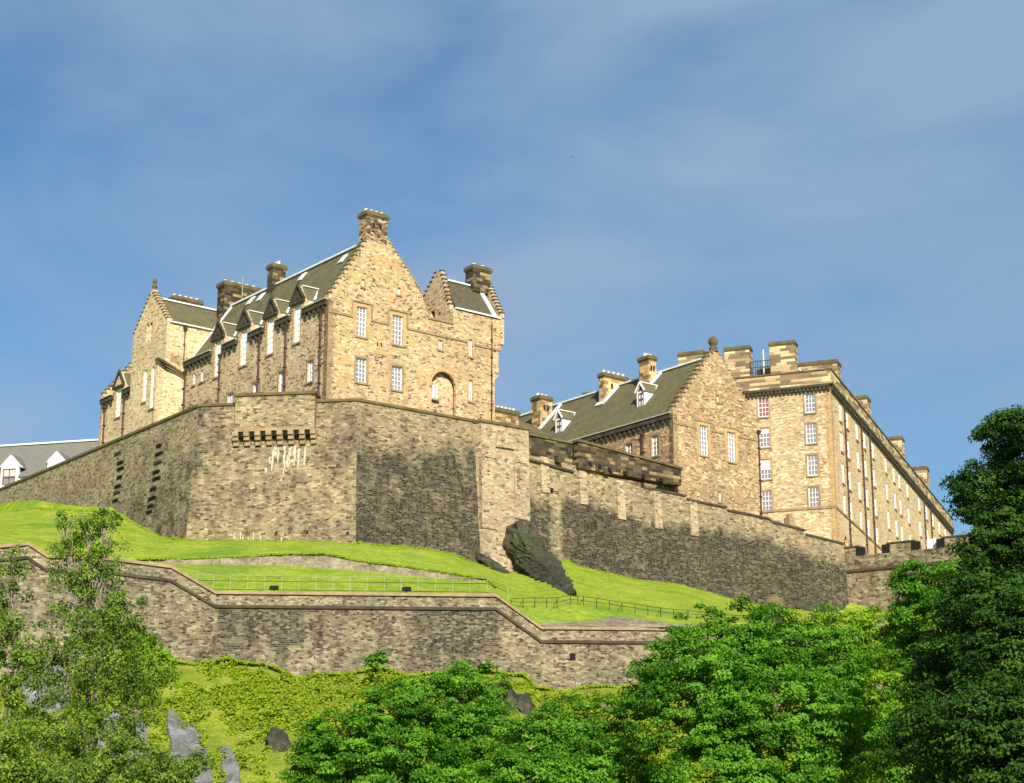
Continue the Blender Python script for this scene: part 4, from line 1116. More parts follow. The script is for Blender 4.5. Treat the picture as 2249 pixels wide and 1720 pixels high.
# ---- bastion
wb = off(W2, .9)
sB0, zB = wb.hit(1057, 925); sB1, zB1 = wb.hit(1161, 946)
print('bastion', sB0, sB1, zB, zB1)
zB = mid(zB, zB1); sL = W2.hit(1040, 935)[0]
bast = root('square_bastion', wb.p(mid(sB0, sB1), 28), 'pale square bastion with shallow panels, standing above the dark leaning crag', 'bastion')
m = MB(); zc2 = lambda s: zB
BB_ = .028
wallseg(m, wb, sB0, sB1, zc2, lambda s: 27.0, zB, BB_, 0, 0, lambda s, z: .02 + .45 * sm(34, 31, z), .7, 18)
P = [W2.p(sL, 0), wb.p(sB0, 0), wb.p(sB1, 0), W2.p(sB1 + .2, 0)]
def col_quad(m, pa, pb, z0, z1, bat, dk, nz=10):
    base = len(m.v)
    for j in range(nz + 1):
        z = z0 + (z1 - z0) * j / nz; o = bat * (z1 - z)
        for p in (pa, pb):
            q = p + W2.n * o; m.v.append((q.x, q.y, z)); m.attr.append(dk)
    for j in range(nz): m.f.append((base + 2 * j, base + 2 * j + 1, base + 2 * j + 3, base + 2 * j + 2))
col_quad(m, P[0], P[1], 27, zB, BB_, .1); col_quad(m, P[2], P[3], 27, zB, BB_, .2)
m.build('bastion_wall', M['palewall'], bast)
m = MB()
cpt = [Vector((p.x, p.y, zB)) for p in P]
fch = Fr(P[0], (P[1] - P[0]).normalized(), Vector(((P[1] - P[0]).y, -(P[1] - P[0]).x, 0)).normalized())
frt = Fr(P[2], (P[3] - P[2]).normalized(), W2.d)
copingrun(m, cpt, [fch, wb, frt], .5, .15, -.02, .24); m.hexa([Vector((p.x, p.y, zB - .03)) for p in (P[0], P[1], P[2], P[3])] + [Vector((p.x, p.y, zB + .2)) for p in (P[0], P[1], P[2], P[3])])
m.build('coping', M['coping'], bast)
m = MB()
wx = lambda x, y: wb.hit(*ZC(x, y))
for x0, x1, y0, y1, pj in ((540, 655, 510, 1060, .12), (795, 885, 545, 985, .12), (655, 700, 390, 430, .2), (700, 790, 400, 440, .26), (560, 655, 490, 512, .22), (805, 888, 530, 552, .22)):
    r = wrect(wb, ZC, x0, x1, y0, y1); o0, o1 = BB_ * (zB - r[2]), BB_ * (zB - r[3])
    m.hexa([wb.p(r[0], r[2], -.1), wb.p(r[1], r[2], -.1), wb.p(r[1], r[2], o0 + pj), wb.p(r[0], r[2], o0 + pj), wb.p(r[0], r[3], -.1), wb.p(r[1], r[3], -.1), wb.p(r[1], r[3], o1 + pj), wb.p(r[0], r[3], o1 + pj)])
m.attr = [0.05] * len(m.v); m.build('pilaster', M['palewall'], bast)
# ---- wall running down to the right
wd = root('long_curtain_wall', W2.p(40, 28), 'long dark rubble curtain wall stepping down to the right below the barracks', 'castle wall')
w5 = off(W2, .5)
sE, zE_ = w5.hit(1850, 1197)
topp = [(1150, 990), (1269, 1024), (1413, 1073), (1506, 1091), (1507, 1099), (1594, 1117), (1597, 1123), (1686, 1141), (1694, 1149), (1766, 1167), (1767, 1176), (1850, 1197)]
tz = hits(w5, topp)
tl_ = lin(tz)
pierpx = [1195, 1279, 1360, 1440, 1518]
sGP = w5.hit(1212, 1085)[0]
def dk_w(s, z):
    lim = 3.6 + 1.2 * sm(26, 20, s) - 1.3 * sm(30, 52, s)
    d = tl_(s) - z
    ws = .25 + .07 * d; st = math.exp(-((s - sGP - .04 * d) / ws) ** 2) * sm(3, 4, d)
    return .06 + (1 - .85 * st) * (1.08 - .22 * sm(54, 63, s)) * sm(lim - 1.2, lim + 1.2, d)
rA = Fr(w5.p(sE, 0), -adir(-58), -adir(32))
kR = mk(w5.n, rA.n, w5.d)
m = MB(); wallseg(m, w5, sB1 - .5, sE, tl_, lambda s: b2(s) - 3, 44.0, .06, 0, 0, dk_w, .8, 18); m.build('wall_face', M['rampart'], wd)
m = MB()
for (s0, z0), (s1, z1) in zip(tz[2:-1], tz[3:]):
    if s1 - s0 < .5: continue
    o0 = .06 * (44 - z0); o1 = .06 * (44 - z1)
    m.hexa([w5.p(s0, z0 - .02, -.5), w5.p(s1, z1 - .02, -.5), w5.p(s1, z1 - .02, o1 + .14), w5.p(s0, z0 - .02, o0 + .14), w5.p(s0, z0 + .2, -.5), w5.p(s1, z1 + .2, -.5), w5.p(s1, z1 + .2, o1 + .14), w5.p(s0, z0 + .2, o0 + .14)])
m.build('coping', M['darkcop'], wd)
m = MB(); m.attr = None
for i, px in enumerate(pierpx):
    s = w5.hit(px, 1060)[0]; zt = tl_(s) - .06; zb = zt - (3.6, 3.7, 4.0, 3.9, 3.6)[i]
    o0, o1 = .06 * (44 - zb), .06 * (44 - zt)
    hw = .5
    m.hexa([w5.p(s - hw, zb, o0 - .4), w5.p(s + hw, zb, o0 - .4), w5.p(s + hw, zb, o0 + .16), w5.p(s - hw, zb, o0 + .16), w5.p(s - hw, zt, o1 - .4), w5.p(s + hw, zt, o1 - .4), w5.p(s + hw, zt, o1 + .16), w5.p(s - hw, zt, o1 + .16)])
m.attr = [0.0] * len(m.v); m.build('buttress', M['palewall'], wd)
# sooty parapet above it, in front of the house
w4 = off(W2, .45)
tp = hits(w4, [(1150, 954), (1257, 976), (1269, 973), (1489, 1033)])
bp_ = hits(w4, [(1150, 990), (1257, 1020), (1269, 1024), (1489, 1062)])
m = MB()
def prism(m, fr, a, b, zb0, zb1, zt0, zt1, n0, n1):
    m.hexa([fr.p(a, zb0, n0), fr.p(b, zb1, n0), fr.p(b, zb1, n1), fr.p(a, zb0, n1), fr.p(a, zt0, n0), fr.p(b, zt1, n0), fr.p(b, zt1, n1), fr.p(a, zt0, n1)])
prism(m, W2, tp[0][0], tp[1][0], bp_[0][1] - .8, bp_[1][1] - .8, tp[0][1], tp[1][1], -.4, .45)
prism(m, W2, tp[2][0] - .3, tp[3][0], bp_[2][1] - .3, bp_[3][1] - .3, tp[2][1], tp[3][1], -.4, .95)
par_o = m.build('parapet', M['soot'], wd)
m = MB()
prism(m, W2, tp[0][0], tp[1][0] - .1, tp[0][1], tp[1][1], tp[0][1] + .22, tp[1][1] + .22, -.55, .62)
prism(m, W2, tp[2][0] - .42, tp[3][0] + .1, tp[2][1], tp[3][1], tp[2][1] + .24, tp[3][1] + .24, -.55, 1.12)
m.build('coping', M['coping'], par_o)
m = MB()
prism(m, W2, bp_[0][0], bp_[1][0], bp_[0][1] - .9, bp_[1][1] - .9, bp_[0][1] - .68, bp_[1][1] - .68, .2, .75)
for px, py in ((1285, 1024), (1305, 1024), (1325, 1033), (1375, 1038), (1413, 1046), (1452, 1054), (1222, 1007)):
    s, z = w4.hit(px, py); m.fbox(W2, s - .28, s + .28, z - .5, z + .1, .2, 1.05)
m.build('corbel', M['darkcop'], par_o)
m = MB()
for px, py in ((1295, 1019), (1316, 1025), (1338, 1032), (1372, 1039), (1412, 1046), (1452, 1054), (1223, 1006), (1210, 1077)):
    fo = off(W2, 1.0 if px > 1260 else .55 + .06 * (2 if py > 1050 else 0)); s, z = fo.hit(px, py); m.fbox(fo, s - .2, s + .2, z - .22, z + .2, -.3, .12)
m.build('gunport', M['black'], par_o)
# ---- crenellated wall turning back towards the viewer at the right
cr = root('crenellated_wall', rA.p(8, 30), 'low crenellated stone wall with gun embrasures below the barracks, running into the trees', 'castle wall')
zr = rA.hit(1900, 1200)[1]
print('cren', zr, rA.hit(2080, 1177), rA.hit(1858, 1257), rA.hit(2000, 1241))
e1 = (rA.hit(1897, 1208)[0], rA.hit(1938, 1208)[0]); e2 = (rA.hit(2018, 1195)[0], rA.hit(2058, 1195)[0])
LR = 60
out = [(0, 20), (LR, 20), (LR, zr)]
for a, b in ((e2[0], e2[1]), (e1[0], e1[1])): out += [(b + .35, zr), (b - .1, zr - .95), (a + .1, zr - .95), (a - .35, zr)]
out += [(0, zr)]
m = MB(); m.slab(rA, out, -1.2, 0); m.attr = [.42] * len(m.v); m.build('wall_face', M['rampart'], cr)
zst = mid(rA.hit(1858, 1257)[1], rA.hit(2000, 1241)[1])
m = MB(); m.fbox(rA, .0, LR, zst - .12, zst + .14, -.1, .2)
m.build('string_course', M['darkcop'], cr)
m = MB()
xs = [-.1, e1[0] - .5, e1[1] + .5, e2[0] - .5, e2[1] + .5, LR]
for i in range(0, 6, 2): m.fbox(rA, xs[i], xs[i + 1], zr, zr + .16, -1.3, .12)
for a, b in (e1, e2):
    for sg, x in ((-1, a), (1, b)):
        m.fbox(rA, min(x, x + sg * .75), max(x, x + sg * .75), zr - .93, zr - .62, -.6, .06); m.fbox(rA, min(x, x + sg * .4), max(x, x + sg * .4), zr - .62, zr - .02, -.6, .05)
m.build('coping', M['darkcop'], cr)
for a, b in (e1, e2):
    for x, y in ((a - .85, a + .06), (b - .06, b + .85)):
        q = MB(); q.fbox(rA, x, y, zr - .93, zr - .05, -.3, .075); q.build('embrasure_shade', M['black'], cr)  # black boxes stand in for the shade inside the embrasures
s, z = rA.hit(*Z4(1500, 1470)); wbx = MB(); fq = off(rA, -.8)
wbx.fbox(fq, s - .55, s + .55, zr - .94, zr + .15, -.5, .2); wbx.fbox(fq, s - .6, s + .6, zr - .5, zr - .42, -.55, .23)
o = wbx.build('sign_board', M['white'], None); tag(o, 'small white board standing in a gun embrasure of the crenellated wall', 'board')
# little slate-roofed hut and stone pier behind the long wall
fh = off(W2, -2.0)
s0, z0 = fh.hit(*ZD(1030, 690)); s1, z1 = fh.hit(*ZD(1160, 640)); 
hut = root('slate_hut', fh.p(mid(s0, s1), z0 - 3), 'small hut with low grey slate roof just behind the long curtain wall', 'hut')
m = MB(); m.fbox(fh, s0 - .5, s1, z0 - 4, z0 - .1, -2.6, 0); m.build('wall', M['middle'], hut)
m = MB(); prism(m, fh, s0 - .6, s1 + .1, z0 - .1, z1 - .9, z0 + .02, z1 - .78, -.1, .25)
m.add([fh.p(s0 - .6, z0 - .1, .25), fh.p(s1 + .1, z1 - .85, .25), fh.p(s1 + .1, z1 + .15, -1.4), fh.p(s0 + 1.2, z1 + .15, -1.4), fh.p(s1 + .1, z1 - .85, -3), fh.p(s0 - .6, z0 - .1, -3)], [(0, 1, 2, 3), (3, 2, 4, 5), (0, 3, 5), (1, 4, 2)])
m.build('roof', M['slate2'], hut)
s, z = fh.hit(*ZD(1187, 590)); _, zb = fh.hit(*ZD(1187, 720))
m = MB(); m.fbox(fh, s - .55, s + .55, zb - 3, zb + (z - zb) * .45, -1.0, .1); m.fbox(fh, s - .4, s + .4, zb + (z - zb) * .45, zb + (z - zb) * .8, -.9, 0); m.fbox(fh, s - .22, s + .22, zb + (z - zb) * .8, z, -.7, -.2)
tag(m.build('stone_pier', M['dress2'], None), 'stepped stone pier beside the small slate hut roof', 'pier')

# ------------------------------------------------------------------ white lodge far left
wl0 = at(226, 980, 238)
LW = Plan((wl0.x, wl0.y), -76)
FW = LW.fa()
zwr = FW.hit(200, 969)[1]
lodge = root('white_lodge', LW.p(10, 0, 38), 'white-walled house with grey slate roof and gabled dormers behind the rampart, far left', 'house')
zwe = FW.hit(60, 1056)[1] 
LLW = 34
dp = 5.2
f2 = LW.fa(-dp)
zwe = f2.hit(60, 1046)[1]; zr2 = FW.hit(100, 975)[1]
print('lodge', zwr, zr2, zwe)
m = MB(); m.pbox(LW, -1, LLW, -dp, dp, 38, zwe); m.slab(LW.fb(-1), [(-dp, zwe), (dp, zwe), (0, zwr)], -.3, 0); m.slab(LW.fb(LLW), [(-dp, zwe), (dp, zwe), (0, zwr)], 0, .3)
m.build('wall', M['render'], lodge)
roofquad(lodge, [LW.p(-1.2, -dp - .3, zwe - .05), LW.p(LLW, -dp - .3, zwe - .05), LW.p(LLW, 0, zwr), LW.p(-1.2, 0, zwr)], 'slate2')
roofquad(lodge, [LW.p(-1.2, dp + .3, zwe - .05), LW.p(LLW, dp + .3, zwe - .05), LW.p(LLW, 0, zwr), LW.p(-1.2, 0, zwr)], 'slate2')
strip(lodge, LW.p(-1.2, 0, zwr + .08), LW.p(LLW, 0, zwr + .08), .6, .1)
for cx, ax_y, hw_, full in ((26, 1000, 29, True), (126, 992, 26, False)):
    s, z = f2.hit(cx, ax_y); w = hw_ * 240 / F_PX; zb_ = z - w * 1.05
    fd = off(f2, .3)
    d = MB(); d.slab(fd, [(s - w * .72, zwe - 3), (s + w * .72, zwe - 3), (s + w * .72, zb_ + .3), (s + w, zb_), (s, z), (s - w, zb_), (s - w * .72, zb_ + .3)], -.5, 0, [rect(s - .85, s + .95, zb_ - 2.2, zb_ - .05)] if full else [], .2)
    dm = d.build('dormer', M['render'], lodge)
    d = MB()
    for sg in (-1, 1): d.hexa([fd.p(s + sg * w * 1.02, zb_ - .02, -.45), fd.p(s, z, -.45), fd.p(s, z, -5), fd.p(s + sg * w * 1.02, zb_ - .02, -5), fd.p(s + sg * w * 1.02, zb_ + .12, -.45), fd.p(s, z + .14, -.45), fd.p(s, z + .14, -5), fd.p(s + sg * w * 1.02, zb_ + .12, -5)])
    d.build('dormer_roof', M['slate2'], dm)
    if full: window(lodge, fd, (s - .85, s + .95, zb_ - 2.2, zb_ - .05), 2, 2, 'glassd', sill=False, frame='brownwood', fw=.12, bar=.12, recess=.1)
# a chimney beyond the second house, and one just right of the hall
fz = Fr(at(1110, 910, 205), adir(52), adir(142))
PX = Plan((fz.o.x, fz.o.y), -38)
s0, z0 = PX.fb().hit(*Z3(95, 640)); s1, z1 = PX.fb().hit(*Z3(272, 640))
bh = root('far_house', PX.p(4, 2, 36), 'house almost hidden behind the rampart, only its broad pale chimney and slate roof showing', 'house')
m = MB(); m.pbox(PX, .3, 9, s0 - 2, s1 + 5, 36, z0 - 1.4); m.build('wall', M['middle'], bh)
roofquad(bh, [PX.p(0, s0 - 2, z0 - 1.45), PX.p(0, s1 + 5, z0 - 1.45), PX.p(4.5, s1 + 5, z0 + 1), PX.p(4.5, s0 - 2, z0 + 1)], 'slate')
chimney(bh, PX, 0, 1.3, s0, s1, 36, PX.fb().hit(*Z3(185, 615))[1], 6, 'yellowchim')

# ------------------------------------------------------------------ lower terrace wall
lw0 = at(800, 1300, 131)
FL = Fr((lw0.x, lw0.y), adir(84.5), adir(174.5))
lwtop = hits(FL, [(-500, 1190), (0, 1198), (63, 1192), (104, 1220), (247, 1226), (377, 1243), (474, 1300), (1050, 1306), (1089, 1306), (1188, 1378), (1494, 1381), (2600, 1400)])
lwbase = hits(off(FL, .9), [(-500, 1480), (0, 1490), (250, 1450), (382, 1447), (480, 1450), (573, 1453), (637, 1478), (732, 1477), (796, 1469), (900, 1475), (1048, 1470), (1153, 1479), (1178, 1511), (1344, 1501), (1600, 1510), (2600, 1540)])
lt, lb = lin(lwtop), lin(lwbase)
ter = root('terrace_wall', FL.p(0, 16), 'lower grey rubble terrace wall with a parapet band stepping down in two sloping ramps', 'terrace wall')
HB = 1.02
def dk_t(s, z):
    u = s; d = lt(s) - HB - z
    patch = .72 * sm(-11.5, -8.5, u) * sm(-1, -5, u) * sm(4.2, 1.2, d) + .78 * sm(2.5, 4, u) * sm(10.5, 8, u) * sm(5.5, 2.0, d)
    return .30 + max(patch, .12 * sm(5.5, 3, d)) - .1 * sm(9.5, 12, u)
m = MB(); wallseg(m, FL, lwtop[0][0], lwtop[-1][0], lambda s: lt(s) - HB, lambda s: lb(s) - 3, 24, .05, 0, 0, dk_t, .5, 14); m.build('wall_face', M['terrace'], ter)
m = MB(); wallseg(m, FL, lwtop[0][0], lwtop[-1][0], lambda s: lt(s) - .1, lambda s: lt(s) - HB - .1, 24, .05, 0, 0, lambda s, z: .06, .5, 2, -.05); m.build('parapet', M['terrace'], ter)
def follow(m, h0, h1, n0, n1):
    for (a, za), (b, zb) in zip(lwtop, lwtop[1:]):
        oa, ob = .05 * (24 - za), .05 * (24 - zb)
        m.hexa([FL.p(a, za + h0, n0 + oa), FL.p(b, zb + h0, n0 + ob), FL.p(b, zb + h0, n1 + ob), FL.p(a, za + h0, n1 + oa), FL.p(a, za + h1, n0 + oa), FL.p(b, zb + h1, n0 + ob), FL.p(b, zb + h1, n1 + ob), FL.p(a, za + h1, n1 + oa)])
m = MB(); follow(m, -.16, .05, -.75, .12); m.build('coping', M['dress2'], ter)
m = MB(); follow(m, -HB - .1, -HB + .1, -.5, .2); m.build('string_course', M['darkcop'], ter)
s, z = FL.hit(*(1000 + 805 / 3.139, 1240 + 640 / 3.139)); o = .05 * (24 - z)
m = MB(); m.fbox(FL, s - .2, s + .2, z - .25, z + .25, o - .3, o + .02); m.build('drain_hole', M['black'], ter)

# ------------------------------------------------------------------ terrain rows: (azimuth tangent, Y, z)
def P3(u, v, Y):
    p = at(u, v, Y); return (p.x / p.y, p.y, p.z)
def onfr(fr, pts, dn=0):
    out = []
    for u, v in pts:
        s, z = fr.hit(u, v); p = fr.p(s, z, dn); out.append((p.x / p.y, p.y, z))
    return out
E0, E1 = -1.5, 1.5
def ext(rows): 
    rows = sorted(rows); return [(E0, rows[0][1] * 1.0, rows[0][2])] + rows + [(E1, rows[-1][1], rows[-1][2])]
def flat(Y, z): return [(E0, Y, z), (E1, Y, z)]
R_ = []
R_.append(flat(3, 0)); R_.append(flat(70, .4))
R_.append(ext([P3(-400, 1700, 104), P3(0, 1700, 104), P3(400, 1760, 103), P3(700, 1790, 101), P3(1100, 1780, 104), P3(1600, 1760, 106), P3(2600, 1760, 106)]))
R_.append(ext([P3(-400, 1560, 121), P3(0, 1570, 121), P3(400, 1560, 120), P3(700, 1580, 119), P3(1000, 1560, 120), P3(1250, 1590, 121), P3(1600, 1590, 122), P3(2600, 1600, 125)]))
R_.append(ext([(p.x / p.y, p.y, p.z) for p in [FL.p(s, z, .0) for s, z in lwbase]]))
R_.append(ext([(p.x / p.y, p.y, p.z) for p in [FL.p(s, z - .35, -.55) for s, z in lwtop]]))
R_.append(ext([P3(-400, 1150, 150), P3(0, 1190, 150), P3(200, 1235, 151), P3(400, 1239, 151), P3(629, 1240, 151), P3(757, 1250, 151), P3(857, 1259, 151), P3(943, 1267, 151), P3(1000, 1273, 150), P3(1071, 1279, 148), P3(1130, 1330, 139), P3(1366, 1347, 141), P3(1478, 1361, 142), P3(1660, 1372, 143), P3(2000, 1380, 143), P3(2600, 1390, 143)]))
R_.append(ext([P3(-400, 1148, 150.6), P3(0, 1186, 150.6), P3(200, 1231, 151.6), P3(400, 1229, 151.6), P3(543, 1224, 151.7), P3(629, 1219, 151.7), P3(714, 1218, 151.7), P3(786, 1233, 151.7), P3(857, 1242, 151.6), P3(930, 1252, 151.6), P3(1000, 1263, 150.5), P3(1071, 1272, 148.5), P3(1130, 1329, 139.4), P3(1366, 1346, 141.4), P3(1478, 1360, 142.4), P3(1660, 1371, 143.4), P3(2000, 1379, 143.4), P3(2600, 1389, 143.4)]))
wallbase = onfr(flb, [(-400, 1190), (-150, 1150), (0, 1124), (65, 1115), (235, 1122), (343, 1179), (400, 1183)], -.5) + onfr(f0b, [(415, 1184), (600, 1185), (686, 1186), (775, 1192)], -.5) + \
    onfr(w2b, [(800, 1190), (829, 1194), (943, 1203), (1000, 1214), (1060, 1240), (1110, 1256), (1180, 1256), (1231, 1231), (1254, 1230), (1271, 1240), (1400, 1271), (1500, 1282), (1548, 1296), (1608, 1311), (1700, 1333), (1840, 1345)], -.4)
e_ = onfr(rA, [(1990, 1352), (2249, 1352)], -.2)
wallbase += e_
R_.append(ext(wallbase))
R_.append(ext([(t, Y + 3.5, z + 3) for t, Y, z in wallbase]))
R_.append(ext([(t, Y + 8, 37.0 if t < .1 else 34.0) for t, Y, z in wallbase]))
R_.append(flat(340, 36)); R_.append(flat(520, 2)); R_.append(flat(1500, 0)); R_.append(flat(9000, 0))
NSUB = [4, 10, 30, 34, 4, 34, 3, 30, 3, 3, 4, 4, 3, 3]
def rowval(r, t):
    xs = [q[0] for q in r]
    return np.interp(t, xs, [q[1] for q in r]), np.interp(t, xs, [q[2] for q in r])
tc_ = np.concatenate([np.linspace(E0, -.36, 24)[:-1], np.linspace(-.36, .36, 620), np.linspace(.36, E1, 24)[1:]])
named = [rowval(r, tc_) for r in R_]
def fbm(x, y, s, o=4):
    return mnoise.fractal(Vector((x * s, y * s, 3.1)), 1.0, 2.0, o)
def sheet(i0, i1, name, mat, amp):
    rows = []
    for i in range(i0, i1):
        (Ya, za), (Yb, zb) = named[i], named[i + 1]
        n = NSUB[i]
        for k in range(n):
            f = k / n; rows.append((Ya + (Yb - Ya) * f, za + (zb - za) * f, amp(i + f)))
    rows.append((named[i1][0], named[i1][1], amp(i1)))
    nc, nr = len(tc_), len(rows)
    V = []
    for Y, z, am in rows:
        for c in range(nc):
            y = Y[c]; x = tc_[c] * y
            V.append((x, y, z[c] + (am * fbm(x, y, .22) if am else 0)))
    Fc = [(r * nc + c, r * nc + c + 1, (r + 1) * nc + c + 1, (r + 1) * nc + c) for r in range(nr - 1) for c in range(nc - 1)]
    me = bpy.data.meshes.new(name); me.from_pydata(V, [], Fc); me.materials.append(mat)
    me.polygons.foreach_set("use_smooth", [True] * len(me.polygons))
    o = bpy.data.objects.new(name, me); COL.objects.link(o); tag(o, kind='structure')
    return np.array(V).reshape(nr, nc, 3)

def groundmat(name, cols, patch, pscale, patchamt, fine=6.0, bump=.5, dist=.12):
    m, t, out = newmat(name); N = NT(t)
    tc = N.n('ShaderNodeTexCoord').outputs['Object']
    n1 = N.n('ShaderNodeTexNoise', {'Vector': tc, 'Scale': .35, 'Detail': 6.0, 'Roughness': .62}).outputs['Fac']
    n2 = N.n('ShaderNodeTexNoise', {'Vector': tc, 'Scale': fine, 'Detail': 6.0, 'Roughness': .7}).outputs['Fac']
    n3 = N.n('ShaderNodeTexNoise', {'Vector': tc, 'Scale': pscale, 'Detail': 5.0, 'Roughness': .6, 'Distortion': .4}).outputs['Fac']
    c = N.ramp(n1, cols)
    c = N.mix(1.0, c, N.ramp(n2, [(.28, g(.5)), (.72, g(1.45))]), 'MULTIPLY')
    c = N.mix(N.ramp(n3, [(.52, g(0)), (.66, g(patchamt))]), c, patch)
    bp = N.n('ShaderNodeBump', {'Height': N.math('MULTIPLY_ADD', n2, .6, n1), 'Strength': bump, 'Distance': dist})
    bs = N.n('ShaderNodeBsdfPrincipled', {'Base Color': c, 'Roughness': .95, 'Normal': bp.outputs['Normal']})
    bs.inputs['Specular IOR Level'].default_value = .1
    t.links.new(bs.outputs[0], out.inputs['Surface'])
    return m
M['lawn'] = groundmat('lawn_grass', [(.3, (.17, .27, .022)), (.5, (.25, .335, .03)), (.7, (.34, .38, .05))], (.11, .235, .022), .10, .75, 2.2, 1.0, .3)
M['bank'] = groundmat('bank_grass', [(.3, (.13, .18, .02)), (.5, (.21, .27, .025)), (.7, (.28, .29, .05))], (.30, .20, .10), .10, .8, 5.0, .8, .25)
M['rock'] = groundmat('dark_crag', [(.3, (.035, .036, .028)), (.55, (.075, .072, .055)), (.75, (.13, .125, .10))], (.06, .08, .028), .45, .8, 2.2, 1.0, .5)
M['rockp'] = groundmat('pale_crag', [(.3, (.12, .122, .125)), (.55, (.22, .225, .235)), (.75, (.34, .345, .35))], (.20, .22, .10), .25, .5, 2.2, 1.0, .35)
M['rubble'] = groundmat('rubble_bank', [(.3, (.13, .11, .08)), (.55, (.30, .25, .18)), (.75, (.42, .36, .28))], (.12, .13, .04), .3, .6, 2.5, 1.0, .3)
GV1 = sheet(0, 5, 'bank', M['bank'], lambda r: .0 if r < 1 or r > 3.98 else (.7 if r < 3.0 else .7 * (3.98 - r) / .98))
GV2 = sheet(5, len(R_) - 1, 'lawn', M['lawn'], lambda r: .10 if 5.05 < r < 5.9 or 7.05 < r < 7.95 else 0)
# hidden strip under the terrace wall is closed by the wall itself
def ground(u, v, sheet_=None):
    """where the sight line through a survey reading first meets the ground."""
    d = ray(u, v); t = d.x / d.y
    c = np.searchsorted(tc_, t); c = min(max(c, 1), len(tc_) - 1)
    f = (t - tc_[c - 1]) / (tc_[c] - tc_[c - 1])
    for G in ([GV1, GV2] if sheet_ is None else [sheet_]):
        L = G[:, c - 1, :] * (1 - f) + G[:, c, :] * f
        zr_ = CAM.z + d.z / d.y * L[:, 1]
        k = np.where((L[1:, 2] >= zr_[1:]) & (L[:-1, 2] < zr_[:-1]))[0]
        if len(k):
            k = k[0]; a = L[k, 2] - zr_[k]; b = L[k + 1, 2] - zr_[k + 1]; w = a / (a - b)
            return Vector(L[k] * (1 - w) + L[k + 1] * w)
    return None
def height(x, y):
    t = x / y; c = min(max(np.searchsorted(tc_, t), 1), len(tc_) - 1); f = (t - tc_[c - 1]) / (tc_[c] - tc_[c - 1])
    for G in (GV1, GV2):
        L = G[:, c - 1, :] * (1 - f) + G[:, c, :] * f
        if L[0, 1] <= y <= L[-1, 1]: return float(np.interp(y, L[:, 1], L[:, 2]))
    return 0.0
# ------------------------------------------------------------------ rocks
def rock(c, ax, ay, az, seed, mat, label, amp=.35, name='rock_outcrop', cat='rock', sub=5, facet=1.2):
    bm = bmesh.new(); bmesh.ops.create_icosphere(bm, subdivisions=sub, radius=1.0)
    sx = Vector((seed * 7.3, seed * 3.1, seed * 1.7))
    L = mid(ax.length, mid(ay.length, az.length))
    for v in bm.verts:
        p = v.co.copy()
        q = ax * p.x + ay * p.y + az * p.z
        d = mnoise.fractal(q * (.5 / max(.6, L * .4)) * facet + sx, 1.0, 2.0, 5)
        w = mnoise.voronoi(q * (1.1 / max(.6, L * .35)) + sx)[0]
        k = 1 + amp * (d * .8 + (w[0] - .35) * .9)
        v.co = q * k
    me = bpy.data.meshes.new(name); bm.to_mesh(me); bm.free(); me.materials.append(M[mat])
    o = bpy.data.objects.new(name, me); o.location = c; COL.objects.link(o)
    return tag(o, label, cat)
# the leaning crag under the bastion: from its rounded head down to a pointed foot
h = w2b.p(w2b.hit(1150, 1180)[0], w2b.hit(1150, 1180)[1], .6)
ft = at(1254, 1304, 148.5)
def crag():
    head_y = h.y
    n, k = 60, 48
    CT_, CY_ = [0.0, .3], [head_y, head_y - 1.0]
    for t_, gu, gv in ((.6, 1137, 1260), (.75, 1165, 1268), (.9, 1210, 1290), (1.0, 1252, 1308)):
        gq = ground(gu, gv, GV2)
        if gq is not None: CT_.append(t_); CY_.append(min(gq.y, CY_[-1]))
    print('crag', CY_)
    head = h + Vector((0, 0, 0)); axis = ft - head
    rows = []
    edges = [(0, 1123, 1150, 1152, 1143), (.12, 1108, 1172, 1160, 1152), (.28, 1110, 1184, 1192, 1178), (.45, 1119, 1200, 1216, 1200), (.6, 1137, 1218, 1242, 1219), (.75, 1165, 1237, 1266, 1245), (.9, 1210, 1255, 1290, 1280), (1.0, 1250, 1266, 1306, 1306)]
    vs = []
    for i in range(n + 1):
        t = i / n
        ul, ur, vl, vr = [float(np.interp(t, [e[0] for e in edges], [e[j] for e in edges])) for j in (1, 2, 3, 4)]
        Y = float(np.interp(t, CT_, CY_)) - .1
        a, b = at(ul, vl, Y), at(ur, vr, Y + .4)
        c = (a + b) / 2; x = (b - a) / 2
        fq = min(2.0, x.length * .8 + .25)
        Mi = a + (b - a) * (.34 + .12 * t) + Vector((.1, -1, .1)) * fq
        Bk = c + Vector((0, 3.0, -1.6 if t > .25 else -.5))
        La = a + Vector((0, 1.6, -.9)) * min(1, t * 4); Rb = b + Vector((0, 1.0, -.5)) * min(1, t * 4)
        for j in range(k):
            f = j / k * 6
            seq = (a, Mi, Mi + (b - Mi) * .5 + Vector((.1, -.3, .15)), b, Rb, Bk, a)
            i0 = int(f); p = seq[i0] + (seq[i0 + 1] - seq[i0]) * (f - i0)
            d = mnoise.fractal(p * .6, 1.0, 2.1, 5); w = mnoise.voronoi(Vector((p.x * .8 + p.z * .4, p.y * .6, p.z * .5 - p.x * .2)))[0]
            vs.append(p + (p - c).normalized() * (.30 * d + .55 * (w[1] - w[0]) - .2 + .2 * mnoise.fractal(p * 2.1, 1, 2, 3)) * (1 if x.length > .5 else .4))
    fs = [(i * k + j, i * k + (j + 1) % k, (i + 1) * k + (j + 1) % k, (i + 1) * k + j) for i in range(n) for j in range(k)]
    fs += [tuple(range(k)), tuple(range(n * k, (n + 1) * k))]
    m = MB(); m.add(vs, fs); o = m.build('crag', M['rock'], None)
    tag(o, 'dark leaning crag jutting out at the foot of the pale bastion', 'rock')
crag()
V3 = Vector
